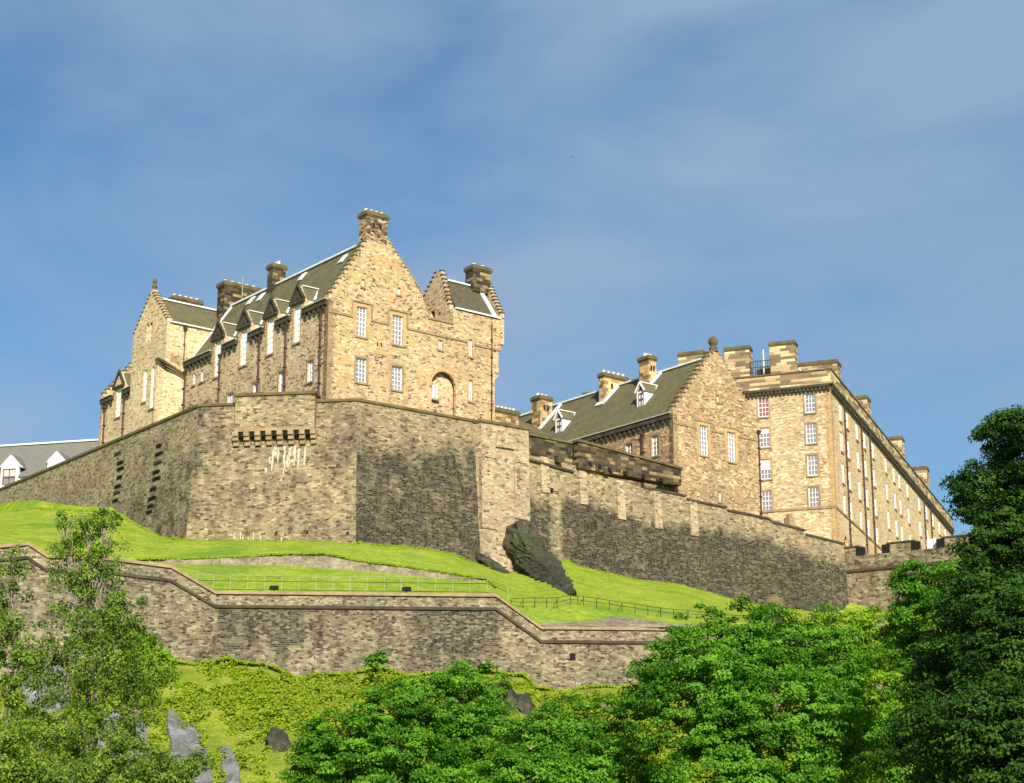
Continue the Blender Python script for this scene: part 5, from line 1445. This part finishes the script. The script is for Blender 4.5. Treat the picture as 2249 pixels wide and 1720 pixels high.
p = w2b.p(w2b.hit(1085, 1225)[0], w2b.hit(1085, 1225)[1] - 1, .2)
rock(p, V3((1.8, .6, -1.1)), V3((.2, -.7, 0)), V3((0, .2, .6)), 3, 'rock', 'low dark rock ledge at the rampart foot, left of the leaning crag', .4)
for i, (u, v, ru, rv, dY, mt, lab) in enumerate([
    (612, 1630, 25, 34, 1.0, 'rock', 'dark pointed boulder on the bank left of the round green bush'),
    (826, 1466, 18, 20, .8, 'rock', 'small dark rock with a shrub on top against the terrace wall'),
    (1115, 1535, 24, 42, 1.0, 'rock', 'steep dark rock rib below the terrace wall'),
    (1155, 1548, 18, 26, .8, 'rock', 'dark mossy rock face just right of the steep dark rib'),
    (1338, 1555, 18, 14, .7, 'rubble', 'small brown rock between the two big tree crowns'),
    (1575, 1298, 30, 14, .8, 'rock', 'dark low rock at the foot of the long curtain wall'),
    (1720, 1310, 60, 20, .8, 'rock', 'broad dark rock ledge under the right end of the long curtain wall')]):
    q = ground(u, v + rv * .55)
    if q is None: print('no ground', u, v); continue
    k = q.y / F_PX
    rock(q + V3((0, .3, rv * k * .35)), V3((ru * k, 0, -ru * k * .25)), V3((.1, dY, .3)), V3((-ru * k * .35, .35, rv * k)), i + 11, mt, lab, .42)

def slabrock(out, label, mat, seed, proud=.5):
    """bedrock breaking through the bank: an outline read off the slope, laid on the ground and roughened."""
    bm = bmesh.new()
    f = bm.faces.new([bm.verts.new((u, v, 0)) for u, v in out])
    edge = [Vector((u, v, 0)) for u, v in out]
    bmesh.ops.triangulate(bm, faces=bm.faces)
    for L in (40, 20, 10, 6, 4):
        bmesh.ops.subdivide_edges(bm, edges=[e for e in bm.edges if e.calc_length() > L], cuts=1); bmesh.ops.triangulate(bm, faces=bm.faces)
    S = Vector((seed * 3.3, seed * 1.7, 0)); nn = Vector((.2, -.85, .5)).normalized()
    for v in bm.verts:
        c = v.co.copy()
        d = min((c - (a + (b - a) * max(0, min(1, (c - a).dot(b - a) / (b - a).length_squared)))).length for a, b in zip(edge, edge[1:] + edge[:1]))
        q = ground(c.x, min(c.y, 1765), GV1)
        r1 = mnoise.fractal(Vector((q.x * .35 + q.z * .2, q.z * .18, 0)) + S, 1, 2, 3)
        w = mnoise.voronoi(Vector((q.x * .8 + q.z * .35, q.z * .4 - q.x * .1, 0)) + S)[0]
        k = min(1, d / 5)
        v.co = q + nn * (k * (proud + .55 * r1 + .7 * (w[1] - w[0])) - .12) + Vector((.25 * r1, 0, 0))
    bmesh.ops.recalc_face_normals(bm, faces=bm.faces)
    me = bpy.data.meshes.new('rock_slab'); bm.to_mesh(me); bm.free(); me.materials.append(M[mat])
    o = bpy.data.objects.new('rock_slab', me); COL.objects.link(o); tag(o, label, 'rock')
slabrock([(365, 1555), (385, 1570), (402, 1585), (430, 1600), (452, 1640), (466, 1690), (466, 1760), (340, 1760), (345, 1690), (372, 1640), (362, 1600)], 'large pale grey rock slab at the bottom of the bank, beside the birch', 'rockp', 1)
slabrock([(478, 1642), (500, 1645), (516, 1672), (527, 1705), (532, 1760), (496, 1760), (484, 1700)], 'narrow pale rock slab low on the bank, right of the largest slab', 'rockp', 2)
slabrock([(40, 1500), (85, 1468), (125, 1462), (160, 1500), (150, 1560), (95, 1575), (55, 1550)], 'pale grey rock patch glimpsed through the birch leaves, upper of two', 'rockp', 3)
slabrock([(205, 1590), (270, 1560), (318, 1585), (335, 1660), (330, 1760), (225, 1760), (190, 1660)], 'grey rock face behind the birch leaves, lower of two', 'rockp', 4)
# rubble facing of the low bank on the lawn
t0, t1 = P3(330, 1230, 151)[0], P3(1085, 1270, 148)[0]
m = MB(); nn_ = 170; rows = 7
rb = ext_lo = None
vs = []
for i in range(nn_ + 1):
    t = t0 + (t1 - t0) * i / nn_
    Ya, za = rowval(R_[6], t); Yb, zb = rowval(R_[7], t)
    for j in range(rows + 1):
        f = j / rows
        y = Ya - .35 + (Yb - Ya) * f; z = za - .15 + (zb - za + .13) * f; x = t * y
        taper = min(1, i / 8, (nn_ - i) / 20)
        w = mnoise.voronoi(Vector((x * 1.6, z * 2.4, 0)))[0]
        d = (.25 * mnoise.fractal(Vector((x * .8, z * 1.2, 2)), 1, 2, 4) + .35 * (w[1] - w[0]) - .05) * taper
        vs.append((x, y - d - .05 + (.55 if j == rows else 0), z - (1 - taper) * .3))
K = rows + 1
m.add(vs, [(i * K + j, (i + 1) * K + j, (i + 1) * K + j + 1, i * K + j + 1) for i in range(nn_) for j in range(rows)])
tag(m.build('rubble_retaining_wall', M['rubble'], None), 'low crumbling rubble retaining wall curving across the lawn', 'retaining wall')
# rubble strip above the lower part of the terrace wall
vs = []; m = MB(); nn_ = 90; rows = 5
for i in range(nn_ + 1):
    u = 1190 + (1620 - 1190) * i / nn_
    b_ = at(u, 1377 + (u - 1190) * .012, 132.6)
    tp_ = at(u, np.interp(u, [1190, 1260, 1320, 1345, 1480, 1560, 1620], [1368, 1366, 1360, 1350, 1370, 1374, 1378]), 134.6)
    for j in range(rows + 1):
        f = j / rows; q = b_ + (tp_ - b_) * f
        w = mnoise.voronoi(Vector((q.x * 1.8, q.z * 3, 0)))[0]
        vs.append((q.x, q.y - .3 * (w[1] - w[0]) + (.9 if j == rows else 0), q.z + (.12 * w[0] if j < rows else -.05)))
K = rows + 1
m.add(vs, [(i * K + j, (i + 1) * K + j, (i + 1) * K + j + 1, i * K + j + 1) for i in range(nn_) for j in range(rows)])
tag(m.build('stone_edging', M['rubble'], None), 'broken stone edging behind the lower right stretch of the terrace wall', 'stone edging')
# old dome-capped pier among the trees
q = at(1700, 1328, 142)
pr = root('domed_turret', (q.x, q.y, q.z - 5), 'little round turret with domed cap and ball, peeping over the tree tops', 'turret')
m = MB(); m.lathe((q.x, q.y, q.z - 5), [(.75, 0), (.75, 4.6)], 16); m.build('turret_wall', M['rock'], pr)
m = MB(); m.lathe((q.x, q.y, q.z - .4), [(.85, 0), (1.02, .1), (1.02, .3), (.85, .42), (.78, .6), (.62, .85), (.36, 1.02), (.12, 1.1), (.08, 1.2)], 16); m.build('dome', M['coping'], pr)
m = MB(); m.lathe((q.x, q.y, q.z + .78), [(.05, 0), (.2, .1), (.24, .25), (.18, .42), (.02, .5)], 10); m.build('ball_finial', M['coping'], pr)
q = at(1935, 1395, 137)
m = MB(); fv = Fr(q, adir(80), adir(170))
m.slab(fv, [(-.6, q.z - 2), (.5, q.z - 2), (.45, q.z + .2), (.2, q.z + .75), (.1, q.z + 1.4), (-.25, q.z + 1.45), (-.4, q.z + .8), (-.6, q.z + .3)], -.5, 0); m.attr = [.3] * len(m.v)
tag(m.build('ruined_wall', M['rampart'], None), 'jagged fragment of ruined grey wall between two tree crowns', 'ruin')

# ------------------------------------------------------------------ railings and floodlights on the terrace
fn = root('pale_railing', FL.p(0, 22), 'pale galvanised railing along the top of the terrace wall', 'railing')
FN = off(FL, -1.0)
us = [350 + x / 3.139 for x in (258, 375, 492, 610, 727, 845, 963, 1080, 1198, 1316, 1433, 1552, 1668, 1785, 1902, 2023, 2140)] + [1070]
tops = []
for i, u in enumerate(us):
    s, zt = FN.hit(u, 1262 + (u - 430) * .011); _, zb = FN.hit(u, 1301 + (u - 430) * .011)
    tops.append((s, zb, zt)); m = MB(); m.fbox(FN, s - .018, s + .018, zb - .3, zt, -.018, .018); m.build('post', M['railpale'], fn)
s, zt = FN.hit(1115, 1286); _, zb = FN.hit(1115, 1330); tops.append((s, zb, zt)); m = MB(); m.fbox(FN, s - .018, s + .018, zb - .3, zt, -.018, .018); m.build('post', M['railpale'], fn)
for k, f in enumerate((.98, .66, .18)):
    m = MB()
    for (a, b0_, t0_), (b, b1_, t1_) in zip(tops, tops[1:]):
        m.tube([FN.p(a, b0_ + (t0_ - b0_) * f, .03), FN.p(b, b1_ + (t1_ - b1_) * f, .03)], .022, 5)
    m.build('rail', M['raildark'] if f < .9 else M['railpale'], fn)
for u, lab in ((602, 'black floodlight box by the railing, the left one of two'), (893, 'black floodlight box by the railing, the right one of two')):
    s, z = off(FL, -.6).hit(u, 1290 + (u - 602) * .01); f6 = off(FL, -.6)
    o_ = root('floodlight', f6.p(s, z - .4), lab, 'floodlight', 'floodlights on the terrace')
    m = MB(); m.hexa([f6.p(s - .3, z - .16, -.2), f6.p(s + .3, z - .16, -.2), f6.p(s + .33, z - .16, .12), f6.p(s - .33, z - .16, .12), f6.p(s - .27, z + .17, -.24), f6.p(s + .27, z + .17, -.24), f6.p(s + .3, z + .12, 0), f6.p(s - .3, z + .12, 0)])
    m.build('housing', M['black'], o_)
    m = MB(); m.fbox(f6, s - .05, s + .05, z - .45, z - .15, -.1, -.02); m.fbox(f6, s - .36, s + .36, z - .02, z + .02, -.12, -.06); m.build('bracket', M['raildark'], o_)
df = root('iron_fence', at(1300, 1340, 140), 'dark iron estate fence running across the steep lawn to the right', 'fence')
fpx = [(1000 + x / 3.139, 1240 + y0 / 3.139, 1240 + y1 / 3.139) for x, y0, y1 in ((385, 233, 275), (468, 230, 300), (548, 228, 298), (630, 228, 297), (702, 226, 303), (795, 208, 275), (845, 215, 280), (884, 220, 285), (975, 230, 300), (1063, 245, 310), (1150, 257, 325), (1240, 270, 335), (1328, 287, 350), (1416, 297, 362), (1505, 307, 370), (1608, 315, 372), (1740, 330, 380), (1840, 345, 385), (1930, 348, 390), (2020, 352, 394))]
pts = []
for i, (u, vt, vb) in enumerate(fpx):
    q = ground(u, vb, GV2)
    if q is None: q = at(u, vb, 140)
    t_ = at(u, vt, q.y); pts.append((q, t_)); m = MB()
    m.tube([q - V3((0, 0, .2)), V3((q.x, q.y, t_.z))], .032, 6)
    if i % 3 == 1: m.tube([q + V3((-.35, 0, 0)), V3((q.x + .05, q.y, t_.z - .1))], .024, 5)
    m.build('post', M['raildark'], df)
for f in (.97, .55):
    m = MB(); m.tube([a + (V3((a.x, a.y, b.z)) - a) * f for a, b in pts], .024, 5); m.build('rail', M['raildark'], df)

# ------------------------------------------------------------------ foliage
def leafmat(name, lo, hi, trans=.35, gloss=.06):
    m, t, out = newmat(name); N = NT(t)
    a = N.n('ShaderNodeAttribute', attribute_name="rnd").outputs['Fac']
    c = N.ramp(a, [(0, lo), (1, hi)])
    d = N.n('ShaderNodeBsdfPrincipled', {'Base Color': c, 'Roughness': .5}); d.inputs['Specular IOR Level'].default_value = gloss
    ct = N.mix(1.0, c, (1.25, 1.35, .45), 'MULTIPLY')
    tr = N.n('ShaderNodeBsdfTranslucent', {'Color': ct})
    mx = N.n('ShaderNodeMixShader', {0: trans, 1: d.outputs[0], 2: tr.outputs[0]})
    t.links.new(mx.outputs[0], out.inputs['Surface'])
    return m
M['leafmid'] = leafmat('sycamore_leaf', (.035, .12, .010), (.19, .42, .035))
M['leafyel'] = leafmat('young_leaf', (.11, .25, .012), (.27, .44, .03))
M['leafdark'] = leafmat('dark_leaf', (.012, .045, .006), (.065, .155, .02), .2)  # shade on the tall right-hand tree is partly put into this colour
M['leafbirch'] = leafmat('birch_leaf', (.04, .095, .012), (.25, .38, .05), .35)
M['leafscrub'] = leafmat('bramble_leaf', (.13, .22, .012), (.36, .44, .035), .35)
M['bark'] = plain('bark', (.12, .09, .06), .95, .5, 4.0, col2=(.05, .04, .03), bump=.5)
M['barkp'] = plain('pale_bark', (.30, .26, .20), .95, .4, 3.0, col2=(.08, .06, .045), bump=.5)

def leaves(name, pos, nrm, size, mat, parent, seed, tone=None, fold=.25, wid=.7):
    """pos (N,3), nrm (N,3) preferred leaf normals; every leaf a folded five-pointed blade of two quads."""
    r = np.random.default_rng(seed); N = len(pos)
    n = nrm / (np.linalg.norm(nrm, axis=1, keepdims=True) + 1e-9)
    a = r.normal(size=(N, 3)); t = a - (a * n).sum(1, keepdims=True) * n; t /= np.linalg.norm(t, axis=1, keepdims=True)
    b = np.cross(n, t)
    s = size * r.uniform(.65, 1.3, (N, 1))
    w = s * wid * .5
    v = np.empty((N, 6, 3))
    v[:, 0] = pos - t * s * .5
    v[:, 1] = pos - t * s * .18 + b * w + n * s * fold * .5
    v[:, 2] = pos + t * s * .28 + b * w * .75 + n * s * fold * .3
    v[:, 3] = pos + t * s * .55 - n * s * fold * .5
    v[:, 4] = pos + t * s * .28 - b * w * .75 + n * s * fold * .3
    v[:, 5] = pos - t * s * .18 - b * w + n * s * fold * .5
    o0 = np.array(origin_of(parent)) if parent is not None else pos.mean(0)
    if parent is None: o0[2] = pos[:, 2].min()
    v -= o0
    me = bpy.data.meshes.new(name)
    me.vertices.add(N * 6); me.vertices.foreach_set("co", v.reshape(-1).astype(np.float32))
    me.loops.add(N * 8); me.polygons.add(N * 2)
    idx = (np.arange(N)[:, None] * 6 + np.array([0, 1, 2, 3, 0, 3, 4, 5])[None]).reshape(-1)
    me.loops.foreach_set("vertex_index", idx.astype(np.int32))
    me.polygons.foreach_set("loop_start", (np.arange(N * 2) * 4).astype(np.int32))
    me.polygons.foreach_set("loop_total", np.full(N * 2, 4, dtype=np.int32))
    rn = np.repeat(np.clip(r.normal(.45, .2, N) + (0 if tone is None else tone), 0, 1), 2)
    at_ = me.attributes.new("rnd", 'FLOAT', 'FACE'); at_.data.foreach_set("value", rn.astype(np.float32))
    me.update(calc_edges=True)
    me.materials.append(M[mat])
    o = bpy.data.objects.new(name, me); COL.objects.link(o)
    if parent is not None: o.parent = parent
    else: o.location = Vector(o0)
    return o
def lobe(u, v, Y, ru, rv, rd=None):
    c = at(u, v, Y); k = Y / F_PX / CT
    return (np.array(c), np.array([ru * k, (rd if rd else mid(ru, rv)) * k, rv * k]))
def tree(name, label, cat, lobes, base, mat, leaf, n_leaf, seed, clump=.6, per=70, bark='bark', trunk_r=.28, droop=.35, group=None, up=.55, inner=.25, nlimb=3, flat=.45):
    r = np.random.default_rng(seed)
    bx, by = base; bz = height(bx, by) - .2
    o = root(name, (bx, by, bz), label, cat, group)
    vol = np.array([l[1][0] * l[1][2] + l[1][0] * l[1][1] for l in lobes]); vol = vol / vol.sum()
    nclump = int(n_leaf / per)
    Cs, Os = [], []
    for (c, rad), f in zip(lobes, vol):
        k = max(3, int(nclump * f))
        d = r.normal(size=(k, 3)); d /= np.linalg.norm(d, axis=1, keepdims=True)
        d[:, 1] = np.where(r.random(k) < .35, -np.abs(d[:, 1]), d[:, 1])       # a little more where the light comes from
        rr = np.where(r.random(k) < inner, r.uniform(.25, .8, k), r.uniform(.78, 1.06, k))
        # lumpy outline
        ph = r.uniform(0, 6.28, 3)
        lump = 1 + .10 * np.sin(5 * d[:, 0] + ph[0]) + .10 * np.sin(6 * d[:, 2] + ph[1]) + .08 * np.sin(7 * d[:, 1] + ph[2])
        Cs.append(c + d * rad * (rr * lump)[:, None]); Os.append(d)
    C = np.concatenate(Cs); O = np.concatenate(Os); K = len(C)
    sz = clump * r.uniform(.55, 1.35, K)
    ci = r.integers(0, K, n_leaf)
    e = r.normal(size=(n_leaf, 3)); e /= np.linalg.norm(e, axis=1, keepdims=True)
    e *= (r.random((n_leaf, 1)) ** .45)
    e[:, 2] *= flat
    # outer end of each spray hangs a little
    e[:, 2] -= droop * (e[:, 0] ** 2 + e[:, 1] ** 2) * .5
    pos = C[ci] + e * sz[ci][:, None]
    nrm = O[ci] * .6 + e * .55 + r.normal(size=(n_leaf, 3)) * .45; nrm[:, 2] += up
    tone = r.normal(0, .22, K)
    leaves('foliage', pos, nrm, leaf, mat, o, seed + 1, tone[ci])
    m = MB(); top = np.mean([l[0] for l in lobes], axis=0)
    b = Vector((bx, by, bz)); fork = b + (Vector(top) - b) * .45
    rg = random.Random(seed)
    m.tube([b, b + (fork - b) * .5 + Vector((rg.uniform(-.2, .2), rg.uniform(-.2, .2), 0)), fork], trunk_r, 8, trunk_r * .75)
    m.build('trunk', M[bark], o)
    m = MB()
    for (c, rad) in lobes:
        c = Vector(c); md = fork + (c - fork) * .5 + Vector((rg.uniform(-.4, .4), rg.uniform(-.4, .4), rg.uniform(.1, .6)))
        m.tube([fork - Vector((0, 0, .3)), md, c], trunk_r * .5, 6, trunk_r * .22)
        for _ in range(nlimb * 3):
            d = Vector((rg.gauss(0, 1), rg.gauss(0, 1), rg.gauss(.2, 1))).normalized()
            e_ = c + Vector((d.x * rad[0], d.y * rad[1], d.z * rad[2])) * rg.uniform(.7, 1.0)
            st = md + (c - md) * rg.uniform(.2, 1)
            m.tube([st, (st + e_) / 2 + Vector((rg.uniform(-.2, .2), rg.uniform(-.2, .2), rg.uniform(0, .3))), e_], trunk_r * .17, 5, trunk_r * .05)
    m.build('branches', M[bark], o)
    return o
# ------------------------------------------------------------------ the trees
# big sycamore, right of centre
tree('sycamore_tree', 'largest rounded mid-green tree, right of centre, its top against the curtain wall', 'tree',
     [lobe(1515, 1480, 78, 108, 100), lobe(1600, 1420, 80, 110, 95), lobe(1700, 1425, 82, 100, 88), lobe(1800, 1470, 82, 110, 120), lobe(1560, 1560, 76, 150, 130), lobe(1720, 1580, 76, 160, 130), lobe(1640, 1700, 75, 190, 90), lobe(1410, 1520, 80, 48, 55), lobe(1850, 1620, 80, 90, 110)],
     (11.5, 79), 'leafmid', .115, 150000, 21, .47, 115, trunk_r=.35)
tree('sycamore_tree', 'bright green bushy tree at the lower middle, in front of the bank', 'tree',
     [lobe(760, 1640, 84, 110, 75), lobe(880, 1590, 86, 110, 85), lobe(980, 1560, 88, 110, 90), lobe(1040, 1520, 90, 70, 70), lobe(700, 1700, 84, 70, 60), lobe(900, 1700, 84, 160, 80), lobe(1060, 1640, 86, 100, 100)],
     (-4.0, 87), 'leafmid', .12, 105000, 31, .47, 115, trunk_r=.3)
tree('sycamore_tree', 'darker green tree crown between the two brighter trees along the bottom', 'tree',
     [lobe(1200, 1640, 82, 110, 80), lobe(1300, 1610, 84, 90, 75), lobe(1150, 1710, 80, 120, 60), lobe(1330, 1700, 80, 130, 70)],
     (2.5, 83), 'leafmid', .12, 62000, 41, .47, 115, trunk_r=.28)
tree('young_tree', 'yellow-green young tree between the sycamore and the dark tree', 'tree',
     [lobe(1890, 1420, 86, 70, 80), lobe(1930, 1520, 84, 80, 90), lobe(1900, 1620, 80, 70, 80), lobe(1980, 1460, 86, 60, 80)],
     (16.5, 85), 'leafyel', .12, 42000, 51, .44, 95, trunk_r=.22)
tree('chestnut_tree', 'mid-green tree at the right with sunlit left edge, below the crenellated wall', 'tree',
     [lobe(2030, 1300, 70, 70, 80), lobe(2080, 1400, 70, 110, 110), lobe(2000, 1400, 72, 60, 80), lobe(2060, 1540, 68, 110, 110), lobe(2150, 1350, 68, 110, 120), lobe(1990, 1660, 66, 100, 80)],
     (15.5, 69), 'leafmid', .105, 78000, 61, .40, 100, trunk_r=.3)
tree('tall_dark_tree', 'tall dark tree with feathery outline filling the right edge', 'tree',
     [lobe(2225, 960, 46, 70, 70), lobe(2190, 1080, 46, 90, 80), lobe(2220, 1200, 45, 115, 110), lobe(2170, 1330, 44, 100, 100), lobe(2230, 1450, 43, 140, 130), lobe(2180, 1600, 42, 170, 120), lobe(2250, 1700, 42, 150, 110), lobe(2120, 1075, 47, 26, 45), lobe(2330, 1150, 46, 130, 250), lobe(2140, 1700, 43, 120, 80), lobe(2060, 1480, 46, 60, 80), lobe(2030, 1620, 46, 70, 90)],
     (13.0, 46), 'leafdark', .08, 170000, 71, .33, 85, trunk_r=.28)
# unseen tree added beyond the right edge, to shade the dark tree
tree('chestnut_tree', 'unseen broad tree added beyond the right edge to shade the dark tree', 'tree',
     [(np.array([20.5, 30, 12.0]), np.array([5, 5, 4.5])), (np.array([18.0, 34, 8.0]), np.array([3.6, 4, 4])), (np.array([22.0, 27, 17.0]), np.array([4.5, 4.5, 4])), (np.array([24, 31, 9]), np.array([4, 4, 4])), (np.array([16.5, 37, 12.5]), np.array([3.2, 3.2, 3])), (np.array([15.5, 33, 5.5]), np.array([2.6, 3, 3])), (np.array([19, 31, 21]), np.array([4, 4, 3]))],
     (20.5, 30), 'leafdark', .2, 80000, 81, .7, 90, trunk_r=.35)
# birches at the left
tree('birch_tree', 'airy birch with thin leaning stems in front of the terrace wall, left', 'tree',
     [lobe(195, 1165, 72, 58, 45), lobe(140, 1140, 72, 34, 22), lobe(232, 1140, 72, 26, 34), lobe(150, 1200, 72, 40, 40), lobe(225, 1215, 72, 45, 50), lobe(175, 1270, 72, 80, 70), lobe(240, 1290, 72, 35, 50), lobe(200, 1380, 71, 110, 80), lobe(150, 1480, 70, 120, 80), lobe(260, 1460, 70, 80, 70), lobe(310, 1480, 70, 60, 50), lobe(270, 1350, 71, 60, 60), lobe(300, 1560, 69, 70, 60), lobe(180, 1590, 69, 140, 70)],
     (-15.5, 71), 'leafbirch', .10, 25000, 91, .36, 68, bark='barkp', trunk_r=.14, inner=.4, flat=.8, up=.35, nlimb=4)
tree('birch_tree', 'birch crown cut off by the left edge of the picture', 'tree',
     [lobe(20, 1260, 68, 40, 50), lobe(25, 1360, 68, 55, 70), lobe(-40, 1400, 68, 60, 120), lobe(50, 1440, 68, 60, 50), lobe(20, 1520, 68, 60, 50)],
     (-18.5, 69), 'leafbirch', .10, 8000, 101, .36, 68, bark='barkp', trunk_r=.12, inner=.4, flat=.8, up=.35)
tree('birch_tree', 'low spreading birch thicket in the bottom left corner', 'tree',
     [lobe(80, 1640, 64, 130, 80), lobe(230, 1660, 64, 120, 70), lobe(330, 1690, 64, 80, 50), lobe(160, 1710, 63, 180, 50), lobe(20, 1710, 63, 120, 60)],
     (-15.5, 64), 'leafbirch', .10, 18000, 111, .36, 68, bark='barkp', trunk_r=.12, inner=.4, flat=.8, up=.35)
tree('shrub', 'light green shrub growing out at the right side of the birch', 'shrub',
     [lobe(300, 1440, 76, 55, 50), lobe(345, 1470, 76, 38, 35), lobe(270, 1400, 76, 30, 30)],
     (-14.6, 76), 'leafyel', .12, 9000, 121, .4, 45, bark='barkp', trunk_r=.08, inner=.4, flat=.8, up=.4)
tree('shrub', 'small leafy bush at the very bottom beside the pale rock slab', 'shrub',
     [lobe(375, 1700, 66, 50, 40), lobe(432, 1672, 66, 20, 20), lobe(330, 1720, 66, 60, 40)],
     (-11.8, 66), 'leafbirch', .10, 7000, 131, .35, 45, bark='barkp', trunk_r=.07, inner=.4, flat=.8, up=.4)
tree('shrub', 'tiny shrub on top of the small dark rock against the terrace wall', 'shrub',
     [lobe(830, 1448, 125, 20, 14), lobe(815, 1462, 125, 12, 10)],
     (-8.9, 126), 'leafmid', .17, 900, 141, .35, 40, trunk_r=.05)
# ---- bramble and ivy scrub over the bank
r = np.random.default_rng(7)
pos = []; nr = []
tries = 0; clumps = 0
while clumps < 6200 and tries < 40000:
    tries += 1
    y = r.uniform(100, 129.3); t = r.uniform(-.30, .36); x = t * y
    f = mnoise.fractal(Vector((x * .16, y * .16, 9.0)), 1.0, 2.0, 4) + .4 * mnoise.fractal(Vector((x * .6, y * .6, 4.0)), 1.0, 2.0, 3)
    if f < r.uniform(-.65, .42): continue
    if y < 116 and -.19 < t < -.11 and r.random() < .75: continue
    clumps += 1
    z = height(x, y); k = r.integers(26, 60); w = r.uniform(.25, .75); hgt = r.uniform(.12, .5) if r.random() < .82 else r.uniform(.5, 1.0); k = int(k * (1 + hgt))
    e = r.normal(size=(k, 3)); e /= np.linalg.norm(e, axis=1, keepdims=True); e[:, 2] = np.abs(e[:, 2])
    q = np.array([x, y, z]) + e * np.array([w, w, hgt]) * (r.random((k, 1)) ** .4)
    q[:, 2] += np.array([height(a, b) for a, b in ((x, y - w), (x, y + w))]) @ np.array([.0, .0]) + (q[:, 1] - y) * .42
    pos.append(q); n_ = e * .6 + r.normal(size=(k, 3)) * .4; n_[:, 2] += .6; n_[:, 1] -= .5; nr.append(n_)
o = leaves('bramble_scrub', np.concatenate(pos), np.concatenate(nr), .2, 'leafscrub', None, 77, wid=.7)
tag(o, 'low bramble and ivy scrub covering the bank below the terrace wall', 'scrub', kind='stuff')
# ragged grass along the wall feet and the edge of the low bank
def grass(name, label, samples, n, hgt, mat, seed):
    r = np.random.default_rng(seed); P = []
    k = len(samples); ii = r.integers(0, k - 1, n); f = r.random(n)
    S = np.array(samples); b = S[ii] * (1 - f)[:, None] + S[ii + 1] * f[:, None]
    b[:, 0] += r.normal(0, .05, n); b[:, 1] += r.normal(0, .22, n)
    h = hgt * r.uniform(.4, 1.4, (n, 1)) * (0.5 + np.abs(np.sin(b[:, :1] * 1.7) * np.sin(b[:, :1] * .63 + 1)))
    nrm = r.normal(size=(n, 3)) * .5; nrm[:, 1] -= 1; nrm[:, 2] = .2
    b[:, 2] += h[:, 0] * .3
    return b, nrm, h
segs = []
S = [rowval(R_[7], t) + (t,) for t in np.linspace(P3(300, 1230, 151)[0], P3(1090, 1270, 148)[0], 160)]
A_ = grass('', '', [(t * Y, Y, z - .05) for Y, z, t in S], 7000, .25, 'leafscrub', 5)
S2 = [rowval(R_[8], t) for t in tc_ if -.27 < t < .2]; T2 = [t for t in tc_ if -.27 < t < .2]
B_ = grass('', '', [(t * (Y - .75), Y - .75, z - .25) for (Y, z), t in zip(S2, T2)], 7000, .16, 'leafscrub', 6)
S3 = [rowval(R_[4], t) for t in tc_ if -.27 < t < .3]; T3 = [t for t in tc_ if -.27 < t < .3]
C_ = grass('', '', [(t * (Y - .75), Y - .75, z - .2 + .25 * math.sin(t * 160) * math.sin(t * 71)) for (Y, z), t in zip(S3, T3)], 9000, .30, 'leafscrub', 8)
Q = np.concatenate([A_[0], B_[0], C_[0]]); NQ = np.concatenate([A_[1], B_[1], C_[1]])
o = leaves('long_grass', Q, NQ, .24, 'leafscrub', None, 99, wid=.45)
tag(o, 'ragged long grass fringing the wall feet and the low rubble bank', 'long grass', kind='stuff')

# a small bird gliding high over the castle
q = at(1257, 345, 150); m = MB()
m.tube([q + V3((-.03, -.16, -.1)), q + V3((-.01, -.05, 0)), q + V3((0, .06, .05)), q + V3((.02, .17, .08))], .035, 6, .02)
for sg, tip in ((-1, (-.10, .02, -.22)), (1, (.20, .05, .12))):
    e = q + V3(tip); md = q + (e - q) * .5 + V3((0, -.02, .05))
    m.add([q + V3((0, -.05, 0)), q + V3((0, .07, .01)), md + V3((0, .06, 0)), md + V3((0, -.06, 0)), e], [(0, 1, 2, 3), (3, 2, 4)])
tag(m.build('bird', M['rock'], None), 'tiny dark bird flying in the open sky above the castle', 'bird')
